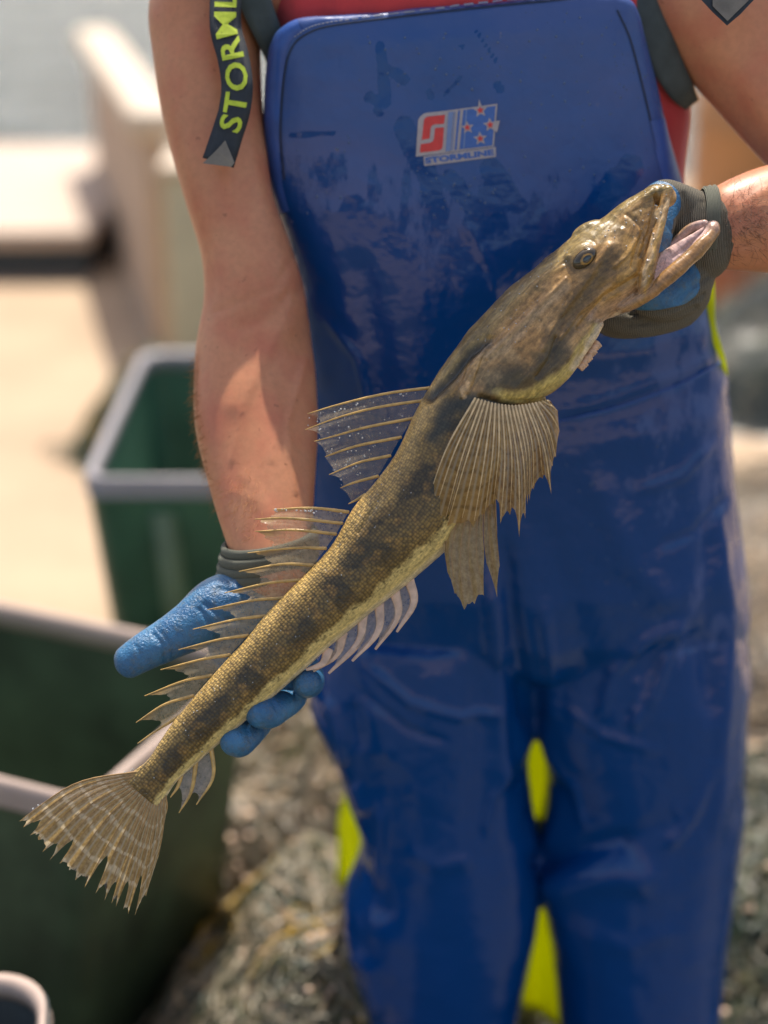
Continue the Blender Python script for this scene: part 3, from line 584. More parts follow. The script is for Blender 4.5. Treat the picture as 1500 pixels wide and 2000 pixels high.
folds = [([(720, 1300), (800, 1370), (900, 1400), (990, 1390)], 9, 0.004), ([(700, 1340), (790, 1420), (880, 1450)], 8, -0.003), ([(1100, 1380), (1180, 1440), (1290, 1470)], 10, 0.003), ([(1060, 1460), (1120, 1540), (1140, 1620)], 9, 0.004), ([(790, 1660), (860, 1690), (930, 1680)], 16, 0.003), ([(1130, 1820), (1230, 1850), (1330, 1810)], 20, 0.003), ([(1400, 1480), (1350, 1600), (1300, 1660)], 12, 0.004),
    ([(1000, 1480), (960, 1560), (950, 1640)], 8, 0.004), ([(640, 900), (700, 960), (760, 1060)], 10, 0.003), ([(1400, 860), (1330, 930), (1240, 960)], 10, 0.003), ([(1430, 960), (1360, 1040), (1280, 1070)], 10, -0.003), ([(900, 420), (960, 520), (980, 640)], 12, 0.002), ([(640, 620), (700, 700), (720, 800)], 8, 0.003), ([(1300, 420), (1230, 500), (1130, 560)], 9, 0.002),
    ([(1085, 824), (1200, 795), (1330, 748), (1418, 700)], 5, -0.0020), ([(1085, 806), (1200, 776), (1330, 730), (1410, 684)], 9, 0.0012), ([(640, 800), (800, 838), (1085, 824)], 5, -0.002),
    ([(1335, 1212), (1260, 1250), (1200, 1310), (1170, 1410)], 14, 0.0065), ([(1335, 1212), (1300, 1290), (1265, 1390)], 12, 0.006), ([(1250, 1320), (1235, 1430)], 12, 0.004), ([(1345, 1230), (1380, 1290), (1395, 1420)], 24, -0.005),
    ([(1290, 1270), (1215, 1420)], 14, -0.004),
    ([(1035, 1690), (1100, 1672), (1180, 1655), (1245, 1640)], 22, -0.011), ([(1040, 1735), (1110, 1725), (1210, 1710), (1290, 1720)], 34, 0.010), ([(1230, 1640), (1330, 1600)], 25, -0.003),
    ([(1050, 1400), (1075, 1500), (1080, 1600), (1045, 1680)], 18, 0.006),
    ([(985, 1040), (1000, 1200), (1020, 1330), (1040, 1440)], 16, -0.008), ([(955, 1120), (968, 1230), (975, 1380), (985, 1600)], 16, 0.007), ([(930, 1300), (940, 1700)], 22, -0.004),
    ([(1060, 1180), (1075, 1300), (1080, 1420)], 16, 0.005), ([(1050, 1000), (1120, 1200), (1200, 1500)], 40, -0.003),
    ([(640, 1360), (665, 1430), (672, 1500)], 10, 0.006), ([(690, 1370), (700, 1470)], 16, -0.004), ([(690, 1530), (715, 1590)], 14, 0.007), ([(745, 1560), (742, 1700), (726, 1840)], 12, 0.006), ([(700, 1680), (760, 1800)], 20, -0.005), ([(680, 1860), (722, 1900), (740, 2000)], 14, 0.006),
    ([(850, 1250), (830, 1500), (850, 1800)], 40, 0.004), ([(700, 1250), (760, 1500)], 26, 0.004), ([(600, 560), (640, 760)], 20, 0.003), ([(700, 480), (760, 800)], 30, -0.003),
    ([(1150, 900), (1230, 1100), (1320, 1190)], 30, 0.004), ([(1400, 980), (1425, 1180), (1410, 1450), (1405, 1650)], 16, 0.005), ([(1375, 1000), (1385, 1400)], 18, -0.004),
    ([(590, 90), (640, 110), (700, 100)], 30, -0.001), ([(545, 200), (560, 420)], 16, 0.002), ([(1180, 60), (1240, 300), (1290, 420)], 30, 0.002),
    ([(1100, 700), (1250, 690), (1400, 640)], 26, 0.003), ([(1120, 870), (1300, 840), (1410, 800)], 30, 0.003), ([(1430, 750), (1438, 900)], 12, -.002)]
for pts, wdt, amp in folds:
    d_, t_, s_ = segdist(px, py, pts); fd = np.clip(np.minimum(t_, 1 - t_) * 6 + 0.15, 0, 1); disp += np.exp(-(d_ / wdt) ** 2) * amp * fd * front
V += N * disp[:, None]; setV(me, V)
px, py, dd = proj(V)
wet = np.interp(py, [0, 300, 420, 600, 1000], [0.10, 0.22, 0.58, 0.84, 1.0]) - np.clip((px - 1130) / 180, 0, 1) * np.interp(py, [400, 600, 1250, 1500], [0.35, 0.5, 0.35, 0.1])
wet += 0.25 * np.exp(-((px - 600) / 60) ** 2) * (py > 300)
for pts, r_ in [([(742, 90), (748, 130), (752, 200)], 11), ([(748, 130), (790, 155)], 10), ([(720, 190), (745, 200)], 9), ([(838, 180), (842, 190)], 7), ([(868, 185), (900, 150)], 3), ([(735, 215), (742, 222)], 7),
               ([(970, 165), (976, 175)], 7), ([(900, 90), (905, 92)], 5), ([(930, 60), (970, 120)], 3), ([(790, 250), (830, 330), (860, 420)], 22), ([(960, 330), (1010, 400)], 22), ([(880, 350), (920, 400)], 20), ([(650, 260), (570, 265)], 5),
               ([(1060, 520), (1150, 420), (1230, 330)], 26), ([(690, 400), (640, 480)], 25)]:
    d_, t_, s_ = segdist(px, py, pts); wet = np.maximum(wet, 1.25 * np.clip(1.4 - d_ / r_, 0, 1))
addattr(me, 'wet', 'FLOAT', np.clip(wet, 0, 1.3))
overalls = link('bib_overalls', me, M_pvc, person)
bvh = BVHTree.FromPolygons([tuple(v) for v in V], [tuple(p.vertices) for p in me.polygons])
def hit(x, y, off=0.0):
    h = bvh.ray_cast(Vector(C0), Vector(ray(x, y)).normalized())
    if h[0] is None: return None
    return np.array(h[0]) + np.array(h[1]) * off
def onband(pts, w_px, off, thick, name, m, parent, dash=None, res=10):
    S = np.array([cr(pts, t) for t in np.linspace(0, len(pts) - 1, (len(pts) - 1) * res + 1)]); T = np.gradient(S, axis=0); T /= np.linalg.norm(T, axis=1)[:, None]
    mb = MB(); prev = None
    for i, s in enumerate(S):
        nx, ny = -T[i][1], T[i][0]; row = []
        for u in (-1, -0.6, 0, 0.6, 1):
            h = hit(s[0] + nx * w_px * u, s[1] + ny * w_px * u, off + thick * (1 - abs(u) ** 4))
            if h is None: row = None; break
            row.append(h)
        if row is not None and prev is not None and (dash is None or i % dash):
            mb.add(prev + row, [(j, j + 1, j + 6, j + 5) for j in range(4)])
        prev = row
    return mb.build(name, m, parent)
hemL = [(640, 24), (600, 32), (565, 46), (545, 66), (535, 100), (528, 170), (526, 260), (533, 360), (552, 440), (590, 540)]
onband([(1150, -22), (1000, -8), (850, 8), (700, 26), (640, 34), (596, 46), (566, 62), (549, 90), (541, 130), (534, 190), (531, 270), (538, 360), (556, 430)], 14, 0.0004, 0.0022, 'hem', M_hem, overalls, res=14)
onband([(1150, -5), (1000, 9), (850, 25), (700, 43), (640, 52), (608, 62), (580, 80), (565, 105), (557, 140), (551, 200), (549, 270), (556, 350)], 1.8, 0.0008, 0.0002, 'seam', M_seam, overalls, res=14)
onband([(1150, -10), (1000, 4), (850, 20), (700, 38), (640, 46), (604, 56), (575, 74)], 1.2, 0.0028, 0.0004, 'stitching', M_thread, overalls, dash=3, res=16)
onband([(1205, 20), (1228, 70), (1245, 130), (1262, 200), (1280, 280), (1300, 350)], 1.8, 0.0008, 0.0002, 'seam', M_seam, overalls, res=14)
onband([(1235, 20), (1250, 80), (1266, 150), (1284, 240), (1305, 330), (1318, 380)], 16, 0.0004, 0.0018, 'hem', M_hem, overalls, res=14)
onband([(1078, 826), (1200, 797), (1330, 750), (1412, 705)], 2.0, 0.0006, 0.0012, 'waist_seam', M_hem, overalls, res=14)
# beads of water on the bib
b = NB('bead_of_water'); b.p(Base_Color=(0.05, 0.10, 0.22), Roughness=0.04, Specular_IOR_Level=0.9); M_bw = b.m
r_ = np.random.default_rng(31); mb = MB()
for (xa, xb, ya, yb, n_) in ((1020, 1290, 20, 360, 110), (700, 1020, 60, 180, 50), (800, 1000, 330, 420, 40), (560, 700, 250, 450, 20), (1100, 1400, 850, 1250, 40)):
    for k in range(n_):
        h = bvh.ray_cast(Vector(C0), Vector(ray(r_.uniform(xa, xb), r_.uniform(ya, yb))).normalized())
        if h[0] is None: continue
        rad = r_.uniform(0.8, 2.6) ** 1.2 * 0.0004; nn = np.array(h[1]); t1 = np.cross(nn, [0, 0, 1.0]); t1 /= np.linalg.norm(t1); t2 = np.cross(t1, nn)
        mb.add(*ellipsoid(np.array(h[0]), [t1 * rad, t2 * rad * r_.uniform(1, 1.6), nn * rad * 0.6], 8, 6))
tag(mb.build('water_beads', M_bw, overalls), kind='stuff')
# logo and print
def decal(polys, off, name, m, parent, maxe=7):
    """polys: list of closed px polygons -> one mesh laid on the bib"""
    bm = bmesh.new()
    for pl in polys:
        vs = [bm.verts.new((q[0], q[1], 0)) for q in pl]
        try: bm.faces.new(vs)
        except ValueError: pass
    bmesh.ops.triangulate(bm, faces=bm.faces[:])
    for k in range(6):
        es = [e for e in bm.edges if e.calc_length() > maxe]
        if not es: break
        bmesh.ops.subdivide_edges(bm, edges=es, cuts=1); bmesh.ops.triangulate(bm, faces=[f for f in bm.faces if len(f.verts) > 3])
    for v in bm.verts:
        h = hit(v.co.x, v.co.y, off)
        if h is not None: v.co = Vector(h)
    me = bpy.data.meshes.new(name); bm.to_mesh(me); bm.free(); return link(name, me, m, parent, False)
Z8 = lambda pts: [(780 + x * .15333, 170 + y * .15333) for x, y in pts]
M_lg = simple('logo_silver', (0.40, 0.36, 0.38), 0.5, 0.1, 200); M_lr = simple('logo_red', (0.62, 0.045, 0.045), 0.5, 0.1, 200); M_lb = simple('logo_blue', (0.045, 0.13, 0.42), 0.5, 0.1, 200); M_ll = simple('logo_light_blue', (0.16, 0.24, 0.46), 0.5, 0.1, 200)
def star(cx, cy, r, r2=0.45, rot=-6, long_=None):
    o = []
    for i in range(10):
        q = math.radians(-90 + rot + i * 36); R_ = r if i % 2 == 0 else r * r2
        if long_ and i in long_: R_ = r * long_[i]
        o.append((cx + R_ * math.cos(q), cy + R_ * math.sin(q)))
    return o
logo = decal([Z8([(210, 885), (240, 420), (265, 375), (300, 345), (345, 328), (600, 300), (1248, 212), (1203, 757), (570, 842)]), Z8([(308, 885), (1228, 762), (1228, 888), (950, 925), (620, 968), (400, 995), (318, 1006)])], 0.0009, 'logo', M_lg, overalls)
decal([Z8([(285, 672), (315, 415), (335, 388), (365, 375), (583, 352), (568, 468), (450, 474), (415, 490), (398, 525), (385, 655)]), Z8([(262, 835), (272, 727), (395, 708), (428, 690), (440, 655), (455, 520), (568, 512), (552, 745), (540, 785), (505, 806)])], 0.0013, 'red_emblem', M_lr, logo)
decal([Z8([(815, 292), (1225, 240), (1182, 745), (765, 795)]), Z8([(748, 302), (775, 298), (728, 800), (702, 803)])], 0.0013, 'blue_field', M_lb, logo)
decal([Z8([(625, 322), (690, 312), (650, 812), (588, 820)]), Z8([(700, 311), (712, 309), (676, 808), (662, 810)]), Z8([(845, 288), (862, 286), (828, 785), (812, 787)])], 0.0016, 'light_stripe', M_ll, logo)
S4 = [(1030, 295, 96, {0: 1.5}), (865, 515, 88, None), (1155, 480, 94, {2: 1.45, 4: 1.4}), (1030, 655, 92, None)]
decal([Z8(star(x, y, r, 0.45, -6, l)) for x, y, r, l in S4], 0.0017, 'star_outline', M_lg, logo)
decal([Z8(star(x, y, r * 0.52, 0.47)) for x, y, r, l in S4], 0.0021, 'star', M_lr, logo)
def text_polys(s, size=1.0, bold=0.03, space=1.0):
    cu = bpy.data.curves.new('t', 'FONT'); cu.body = s; cu.size = size; cu.offset = bold; cu.resolution_u = 3; cu.space_character = space
    o = bpy.data.objects.new('t', cu); COL.objects.link(o); dg = bpy.context.evaluated_depsgraph_get(); dg.update()
    me = bpy.data.meshes.new_from_object(o.evaluated_get(dg)); bpy.data.objects.remove(o)
    V = getV(me); Fc = [tuple(p.vertices) for p in me.polygons]; V[:, 0] -= V[:, 0].min(); V[:, 1] -= V[:, 1].min(); return V, Fc
V, Fc = text_polys('STORMLINE', 1, 0.045, 1.0); wd, hg = V[:, 0].max(), V[:, 1].max()
A_ = np.array([333, 972.]); B_ = np.array([1208, 862.]); up_ = np.array([-14, -92.]) * 0.85
pts = [A_ + (B_ - A_) * (v[0] / wd) + up_ * (v[1] / hg) + np.array([0, 6]) for v in V]; pts = Z8(pts)
mk('lettering', [hit(x, y, 0.0015) for x, y in pts], Fc, M_lb, logo, False)
# bib straps over the shoulders
ribbon([(628, 34, 1.612), (625, -20, 1.615), (622, -90, 1.62), (640, -150, 1.66)], 50, 0.004, 'shoulder_strap', M_strap, overalls)
ribbon([(1130, 4, 1.612), (1140, -60, 1.615), (1150, -110, 1.62), (1160, -160, 1.66)], 50, 0.004, 'shoulder_strap', M_strap, overalls)
# dangling strap with writing
SP_ = [(440, -190, 1.585), (445, -100, 1.58), (441, -10, 1.572), (441, 55, 1.567), (455, 110, 1.563), (463, 165, 1.560), (458, 215, 1.560), (444, 262, 1.562), (426, 318, 1.560)]
HW = [34, 33, 31, 31, 31, 31, 31, 31, 32]
dang = ribbon(SP_, HW, 0.0028, 'dangling_strap', M_strap, person, tilt=[0.004, 0.004, 0, -.004, .0, .004, .002, -.002, -.004]); dang['label'] = 'black webbing strap end with lime lettering hanging over the arm'
V, Fc = text_polys('STORMLINE', 1, 0.02, 1.05); wd, hg = V[:, 0].max(), V[:, 1].max()
S = np.array([cr(SP_, t) for t in np.linspace(8, 0, 400)]); ds = np.concatenate([[0], np.cumsum(np.hypot(*np.diff(S[:, :2], axis=0).T))])
T = np.gradient(S[:, :2], axis=0); T /= np.linalg.norm(T, axis=1)[:, None]; tl_ = np.interp(np.linspace(8, 0, 400), range(9), [0.004, 0.004, 0, -.004, .0, .004, .002, -.002, -.004])
def onstrap(v, fac=1.0):
    L_ = 66 + v[0] / wd * 420; i = np.interp(L_, ds, np.arange(400)); k = int(i); s = S[k] * (1 - (i - k)) + S[min(k + 1, 399)] * (i - k); t = T[k]
    o_ = (v[1] / hg - 0.5) * 42; nx, ny = t[1], -t[0]; u = -o_ / 31.0
    return P(s[0] - nx * o_ * -1, s[1] - ny * o_ * -1, s[2] - 0.0012 - tl_[k] * u * -1 * 0 - 0.0)
def onstrap2(v):
    L_ = 66 + v[0] / wd * 392; i = float(np.interp(L_, ds, np.arange(400))); k = min(int(i), 398); s = S[k] + (S[k + 1] - S[k]) * (i - k); t = T[k]
    o_ = (v[1] / hg - 0.5) * 44; nx, ny = t[1], -t[0]          # text up = left of travel (travel is upward)
    x_, y_ = s[0] + nx * o_, s[1] + ny * o_
    # ribbon normal there runs with reversed travel: u
    rx, ry = t[1], -t[0]; u = ((x_ - s[0]) * rx + (y_ - s[1]) * ry) / 31.0
    return P(x_, y_, s[2] + tl_[k] * u - 0.0011)
mk('lettering', [onstrap2(v) for v in V], Fc, M_lime_txt, dang, False)
mk('strap_tip', *loft([[P(x, y, d_ + o_) for x, y, d_ in ((396, 319, 1.5575), (424, 292, 1.556), (440, 274, 1.556), (458, 318, 1.556), (452, 326, 1.557))] for o_ in (0, -0.0022)]), M_strap2, dang, False)
# strap end by the right shoulder
o_ = mk('strap_end', *loft([[P(x, y, 1.50 + q) for x, y in ((1372, -60), (1366, -4), (1392, 24), (1420, 50), (1446, 28), (1476, -4), (1480, -60))] for q in (0, -0.003)]), M_strap, person, False); o_['label'] = 'dark edged strap end at the top right'
mk('strap_face', *loft([[P(x, y, 1.4965 + q) for x, y in ((1392, -60), (1392, 12), (1421, 41), (1462, 1), (1462, -60))] for q in (0, -0.0012)]), M_strap2, o_, False)
# lime cord at the hip
K_ = [(1372, 520, 1.70, 6), (1386, 545, 1.70, 8), (1388, 585, 1.71, 9), (1390, 630, 1.715, 8), (1402, 675, 1.72, 7), (1413, 705, 1.73, 5), (1417, 730, 1.76, 5)]
mk('side_cord', *limb(K_, 10, 5), M_lime, overalls)
# lime jacket hanging behind the legs
V = []; Fc = []; nx_, nz_ = 60, 40
for i in range(nx_ + 1):
    for j in range(nz_ + 1):
        u = i / nx_; v = j / nz_; x = W(645, 1640, 1.96)[0] + u * (W(1330, 1640, 1.96)[0] - W(645, 1640, 1.96)[0]) + 0.0 * v
        zt = 0.95; zb = 0.24 - 0.21 * min(1, max(0, (u - 0.05) / 0.18)); z = zt + (zb - zt) * v; x = max(x, W(float(np.interp(z, [.0, .22, .25, .31, .38, .43, .6], [760, 720, 645, 628, 655, 690, 690])), 1000 + 3312 * math.tan(math.atan2(1.6 - z, 1.95) - PITCH), 1.95)[0] + 0.0006 * i)
        yy = 1.93 + 0.018 * math.sin(u * 34 + 2 * math.sin(v * 3)) + 0.03 * v; V.append((x + 0.01 * math.sin(v * 9), yy, z))
for i in range(nx_):
    for j in range(nz_): q = i * (nz_ + 1) + j; Fc.append((q, q + nz_ + 1, q + nz_ + 2, q + 1))
jk = mk('jacket', V, Fc, M_lime, person); sm_ = jk.modifiers.new('s', 'SOLIDIFY'); sm_.thickness = 0.003; jk['label'] = 'lime waterproof jacket hanging behind the legs'
V2 = []; Fc2 = []
for i in range(13):
    u = i / 12 * 0.16
    for (zz) in (0.60, 0.545):
        x = W(645, 1640, 1.96)[0] + u * (W(1330, 1640, 1.96)[0] - W(645, 1640, 1.96)[0]); V2.append((x, 1.924 + 0.018 * math.sin(u * 34 + 1) + 0.02 - 0.03, zz + 0.3 * u))
for i in range(12): Fc2.append((i * 2, i * 2 + 2, i * 2 + 3, i * 2 + 1))
mk('reflective_band', V2, Fc2, M_refl, jk)
# boots
M_boot = simple('black_rubber', (0.015, 0.015, 0.017), 0.4)
for s_ in (-1, 1):
    mk('boot', *loft([ringz(.194 + s_ * .118, y_, z, a_, b_, 20, 2.6) for z, a_, b_, y_ in [(0.004, .05, .14, 1.74), (0.03, .052, .145, 1.74), (0.07, .05, .12, 1.75), (0.11, .052, .075, 1.785), (0.3, .06, .07, 1.79)]]), M_boot, person)

# --- gloves
def glove(parts, blobs_knit, name, vox=0.0018, creases=()):
    me = fuse(parts, vox, 5); V = getV(me); N = getN(me); px, py, dd = proj(V)
    V += N * (nz(V, 60)[:, None] * 0.0009 + nz(V, 22, (2, 2, 2))[:, None] * 0.0016)
    fr = np.clip((N @ -VIEW) * 3, 0, 1); ds_ = np.zeros(len(V))
    for pts, wdt, amp in creases: ds_ += np.exp(-(segdist(px, py, pts)[0] / wdt) ** 2) * amp * fr
    V += N * ds_[:, None]; setV(me, V)
    addattr(me, 'knit', 'FLOAT', blobs_knit(px, py, dd, N)); g = link(name, me, M_glove, person); return g
# hand at the tail (behind the fish)
hl = [limb([(530, 1085, 1.555, 84, .6), (512, 1140, 1.56, 92, .55), (500, 1200, 1.57, 100, .5), (505, 1260, 1.575, 95, .45), (540, 1310, 1.575, 70, .45)]),
      limb([(490, 1175, 1.555, 70, .8), (430, 1190, 1.54, 66, .8), (375, 1222, 1.53, 52, .85), (325, 1250, 1.525, 43, .9), (280, 1274, 1.52, 38, .9), (252, 1292, 1.518, 33, .9)]),
      limb([(540, 1240, 1.575, 36), (585, 1285, 1.578, 30), (606, 1318, 1.56, 28), (604, 1333, 1.53, 28), (597, 1336, 1.495, 27)]),
      limb([(530, 1280, 1.575, 36), (572, 1325, 1.575, 30), (576, 1358, 1.55, 27), (550, 1378, 1.51, 29), (524, 1390, 1.492, 34), (508, 1393, 1.487, 30)]),
      limb([(490, 1290, 1.575, 36), (520, 1370, 1.575, 32), (506, 1412, 1.548, 27), (486, 1432, 1.51, 29), (466, 1446, 1.494, 34), (458, 1449, 1.488, 30)]),
      limb([(455, 1280, 1.575, 34), (470, 1350, 1.575, 30), (452, 1400, 1.55, 28), (430, 1418, 1.53, 26)])]
gl = glove(hl, lambda x, y, d, N: np.clip(np.maximum((1135 - y) / 30.0, np.where(d > 1.585, 1, 0)) + 0.0, 0, 1), 'glove', creases=[([(300, 1240), (320, 1262), (322, 1290)], 4, -.0016), ([(312, 1232), (335, 1262), (338, 1285)], 3, -.0012), ([(390, 1190), (420, 1230), (430, 1260)], 5, -.0022), ([(400, 1180), (450, 1215), (500, 1225)], 6, -.002), ([(430, 1150), (500, 1165), (560, 1190)], 5, -.0016), ([(460, 1135), (470, 1200), (450, 1260)], 6, .0016), ([(265, 1262), (280, 1290)], 4, -.001), ([(535, 1372), (548, 1400)], 4, -.0018), ([(480, 1418), (492, 1450)], 4, -.0016), ([(500, 1370), (515, 1415)], 3, -.001)]); gl['label'] = 'blue rubber coated glove under the tail with thumb spread'
mb = MB()
for (x0_, y0_, d0, x1_, y1_, r_) in ((527, 1058, 1.553, 535, 1062, 89), (525, 1076, 1.553, 535, 1100, 92), (523, 1094, 1.555, 535, 1120, 93), (520, 1110, 1.556, 535, 1120, 92)):
    ctr = P(x0_, y0_, d0); ring = []
    tq = np.array([0.05, -0.05, -1.0]); tq /= np.linalg.norm(tq); a1 = np.cross(tq, VIEW); a1 /= np.linalg.norm(a1); a2 = np.cross(a1, tq)
    pts = [ctr + (a1 * math.cos(q) * r_ + a2 * math.sin(q) * r_ * 0.74) * d0 / F + np.array([0, 0, 0.006 * math.cos(q)]) for q in np.linspace(0, 2 * math.pi, 48, endpoint=False)]
    T_ = [(pts[(i + 1) % 48] - pts[i - 1]) for i in range(48)]; rg = []
    for i in range(48):
        t_ = T_[i] / np.linalg.norm(T_[i]); n1_ = pts[i] - ctr; n1_ /= np.linalg.norm(n1_); n2_ = np.cross(t_, n1_)
        rg.append([pts[i] + (n1_ * math.cos(q) * 0.0036 + n2_ * math.sin(q) * 0.0058) for q in np.linspace(0, 2 * math.pi, 10, endpoint=False)])
    rg.append(rg[0]); V_, F_ = loft(rg, False); mb.add(V_, F_)
mb.build('cuff', M_cuff, gl)
# hand in the fish's mouth
hr = [limb([(1386, 451, 1.54, 82, .78), (1372, 456, 1.54, 90, .78), (1340, 466, 1.545, 94, .7), (1310, 495, 1.55, 92, .6), (1295, 550, 1.555, 76, .5)]),
      limb([(1365, 425, 1.535, 50), (1330, 404, 1.53, 44, .9), (1298, 395, 1.522, 44, .8), (1290, 410, 1.515, 38, .8), (1282, 450, 1.505, 34, .7), (1270, 500, 1.50, 30, .7)]),
      limb([(1350, 520, 1.545, 46), (1340, 560, 1.54, 48), (1300, 585, 1.53, 44), (1262, 575, 1.52, 38), (1250, 545, 1.515, 32)]),
      limb([(1355, 540, 1.555, 38), (1348, 585, 1.555, 34), (1310, 618, 1.55, 31), (1250, 630, 1.545, 28), (1200, 625, 1.54, 24)]),
      limb([(1350, 560, 1.57, 32), (1330, 610, 1.57, 30), (1270, 628, 1.565, 28), (1205, 636, 1.56, 24), (1175, 628, 1.555, 20)])]
def knr(x, y, d, N):
    k = np.ones(len(x)); 
    for pts, r_ in [([(1262, 395), (1288, 396)], 42), ([(1290, 420), (1288, 500)], 25), ([(1262, 560), (1318, 548)], 50)]:
        dd_, t_, s_ = segdist(x, y, pts); k = np.minimum(k, np.clip((dd_ - r_) / 8.0 + 0.5, 0, 1))
    return k
gr = glove(hr, knr, 'glove', creases=[([(1375, 575), (1340, 600), (1290, 612), (1230, 612)], 4, -.003), ([(1360, 600), (1300, 628), (1230, 634)], 4, -.0022), ([(1385, 540), (1350, 560), (1320, 590)], 5, -.002), ([(1372, 395), (1366, 450), (1372, 520)], 4, -.0012), ([(1335, 380), (1345, 430), (1335, 470)], 5, -.0015), ([(1305, 440), (1320, 460), (1340, 462)], 4, -.0016)]); gr['label'] = 'grey knit glove with blue palm gripping the lower jaw'
V = []; 
rg = []
for (x_, y_, d_, r_) in ((1362, 455, 1.54, 86), (1366, 454, 1.54, 90), (1371, 453, 1.54, 88), (1376, 453, 1.54, 91), (1381, 452, 1.54, 88), (1385, 451, 1.54, 90), (1389, 451, 1.54, 87), (1392, 450, 1.54, 76)):
    ctr = P(x_, y_, d_); rg.append([ctr + np.array([0.15 * math.cos(q) * 0.02, math.sin(q) * 0.84 * r_ * d_ / F, math.cos(q) * r_ * d_ / F]) for q in np.linspace(0, 2 * math.pi, 48, endpoint=False)])
mk('cuff', *loft(rg, False), M_cuff, gr)

# ================================================================== FISH
FD = 1.49
DV = [((1265, 366), (1290, 452)), ((1215, 396), (1277, 500)), ((1180, 424), (1268, 545)), ((1150, 442), (1262, 574)), ((1116, 462), (1238, 594)), ((1050, 518), (1190, 619)), ((1000, 556), (1155, 654)), ((960, 596), (1122, 704)), ((920, 641), (1085, 748)), ((880, 692), (1050, 779)),
      ((838, 756), (1005, 850)), ((807, 812), (970, 925)), ((772, 887), (930, 990)), ((730, 945), (885, 1060)), ((690, 992), (830, 1112)), ((651, 1060), (748, 1178)), ((609, 1109), (698, 1219)), ((564, 1154), (653, 1256)), ((519, 1201), (606, 1298)), ((475, 1254), (562, 1337)),
      ((430, 1302), (514, 1378)), ((396, 1341), (474, 1413)), ((366, 1377), (442, 1442)), ((338, 1410), (412, 1467)), ((312, 1448), (378, 1497)), ((290, 1482), (345, 1527)), ((268, 1500), (328, 1552)), ((240, 1520), (310, 1580))]
DV = np.array(DV, float); Dp, Vp = DV[:, 0], DV[:, 1]; Cn = (Dp + Vp) / 2; HWf = np.linalg.norm(Dp - Vp, axis=1) / 2
arc = np.concatenate([[0], np.cumsum(np.linalg.norm(np.diff(Cn, axis=0), axis=1))]) * FD / F
ratio = np.interp(range(len(DV)), [0, 3, 6, 9, 12, 15, 22, 25, 27], [.74, .74, .74, .78, .80, .82, .75, .5, .16])
U_ = np.array([0, SP, CP]); X_ = np.array([1., 0, 0])
def fring(i, n=44, kk=1.0):
    q1 = P(Dp[i][0], Dp[i][1], FD); q2 = P(Vp[i][0], Vp[i][1], FD); c_ = (q1 + q2) / 2; a_ = (q1 - q2) / 2 * kk; la = np.linalg.norm(a_); r = []
    for q in np.linspace(0, 2 * math.pi, n, endpoint=False):
        cq, sq = math.cos(q), math.sin(q); r.append(c_ + a_ * math.copysign(abs(cq) ** 0.95, cq) - VIEW * (sq * la * ratio[i]))
    return r
def dens(i0, i1):
    rr_ = []
    for t in np.linspace(i0, i1, (i1 - i0) * 4 + 1):
        global Dp, Vp, ratio
        i = int(min(t, i1 - 1)); d_ = cr(Dp, t); v_ = cr(Vp, t); ra = np.interp(t, range(len(ratio)), ratio)
        q1 = P(d_[0], d_[1], FD); q2 = P(v_[0], v_[1], FD); c_ = (q1 + q2) / 2; a_ = (q1 - q2) / 2; la = np.linalg.norm(a_)
        rr_.append([c_ + a_ * math.cos(q) - VIEW * (math.sin(q) * la * ra) for q in np.linspace(0, 2 * math.pi, 44, endpoint=False)])
    return rr_
k_ = FD / F
parts = [loft(dens(0, 27))]
parts += [pxell(1296, 382, FD - .004, 22, 28, 22, 60), pxell(1275, 378, FD, 24, 18, 26, 30),                                  # snout
          limb([(1304, 372, FD - .010, 12), (1298, 400, FD - .014, 11), (1289, 440, FD - .019, 10), (1278, 480, FD - .023, 11), (1267, 520, FD - .026, 12), (1259, 556, FD - .025, 12), (1254, 585, FD - .018, 9)], 16),  # maxilla
          pxell(1150, 453, FD - .002, 38, 20, 22, 25), pxell(1138, 503, FD - .0205, 40, 28, 20, 38),                              # eye sockets
          # lower jaw: scoop floor, near rim, far rim, tip
          limb([(1180, 590, FD, 34, .8), (1235, 566, FD + .002, 36, .8), (1280, 535, FD + .003, 33, .65), (1320, 505, FD + .003, 27, .5), (1352, 478, FD + .002, 20, .45), (1385, 452, FD, 14, .6)], 20),
          limb([(1215, 600, FD - .012, 12), (1262, 578, FD - .022, 12), (1300, 545, FD - .025, 14), (1340, 510, FD - .022, 15), (1372, 478, FD - .016, 16), (1392, 450, FD - .008, 15)], 16),
          limb([(1270, 520, FD + .022, 9), (1310, 480, FD + .022, 9), (1345, 448, FD + .016, 9), (1376, 438, FD + .006, 10)], 12),
          pxell(1390, 447, FD - .005, 18, 15, 18, 40),
          # gill cover and throat band
          limb([(1130, 600, FD - .012, 46, .55), (1085, 650, FD - .019, 62, .5), (1040, 700, FD - .026, 68, .42), (1000, 738, FD - .029, 48, .38), (975, 755, FD - .028, 30, .4)], 28),
          limb([(1170, 634, FD - .012, 10), (1130, 690, FD - .014, 13), (1095, 735, FD - .018, 16), (1050, 766, FD - .022, 14), (1000, 775, FD - .025, 10), (960, 770, FD - .026, 7)], 14),
          limb([(948, 672, FD - .024, 10), (925, 715, FD - .029, 12), (908, 755, FD - .031, 9), (902, 775, FD - .032, 5)], 12),
          limb([(1200, 440, FD - .012, 10), (1240, 405, FD - .013, 10), (1275, 375, FD - .01, 9)], 12),
          limb([(935, 775, FD - .022, 26), (985, 790, FD - .02, 30, .8), (1045, 785, FD - .012, 28, .8)], 16)]                    # pectoral base
me = fuse(parts, 0.00095, 4, 0.5)
V = getV(me); N = getN(me); px, py, dd = proj(V)
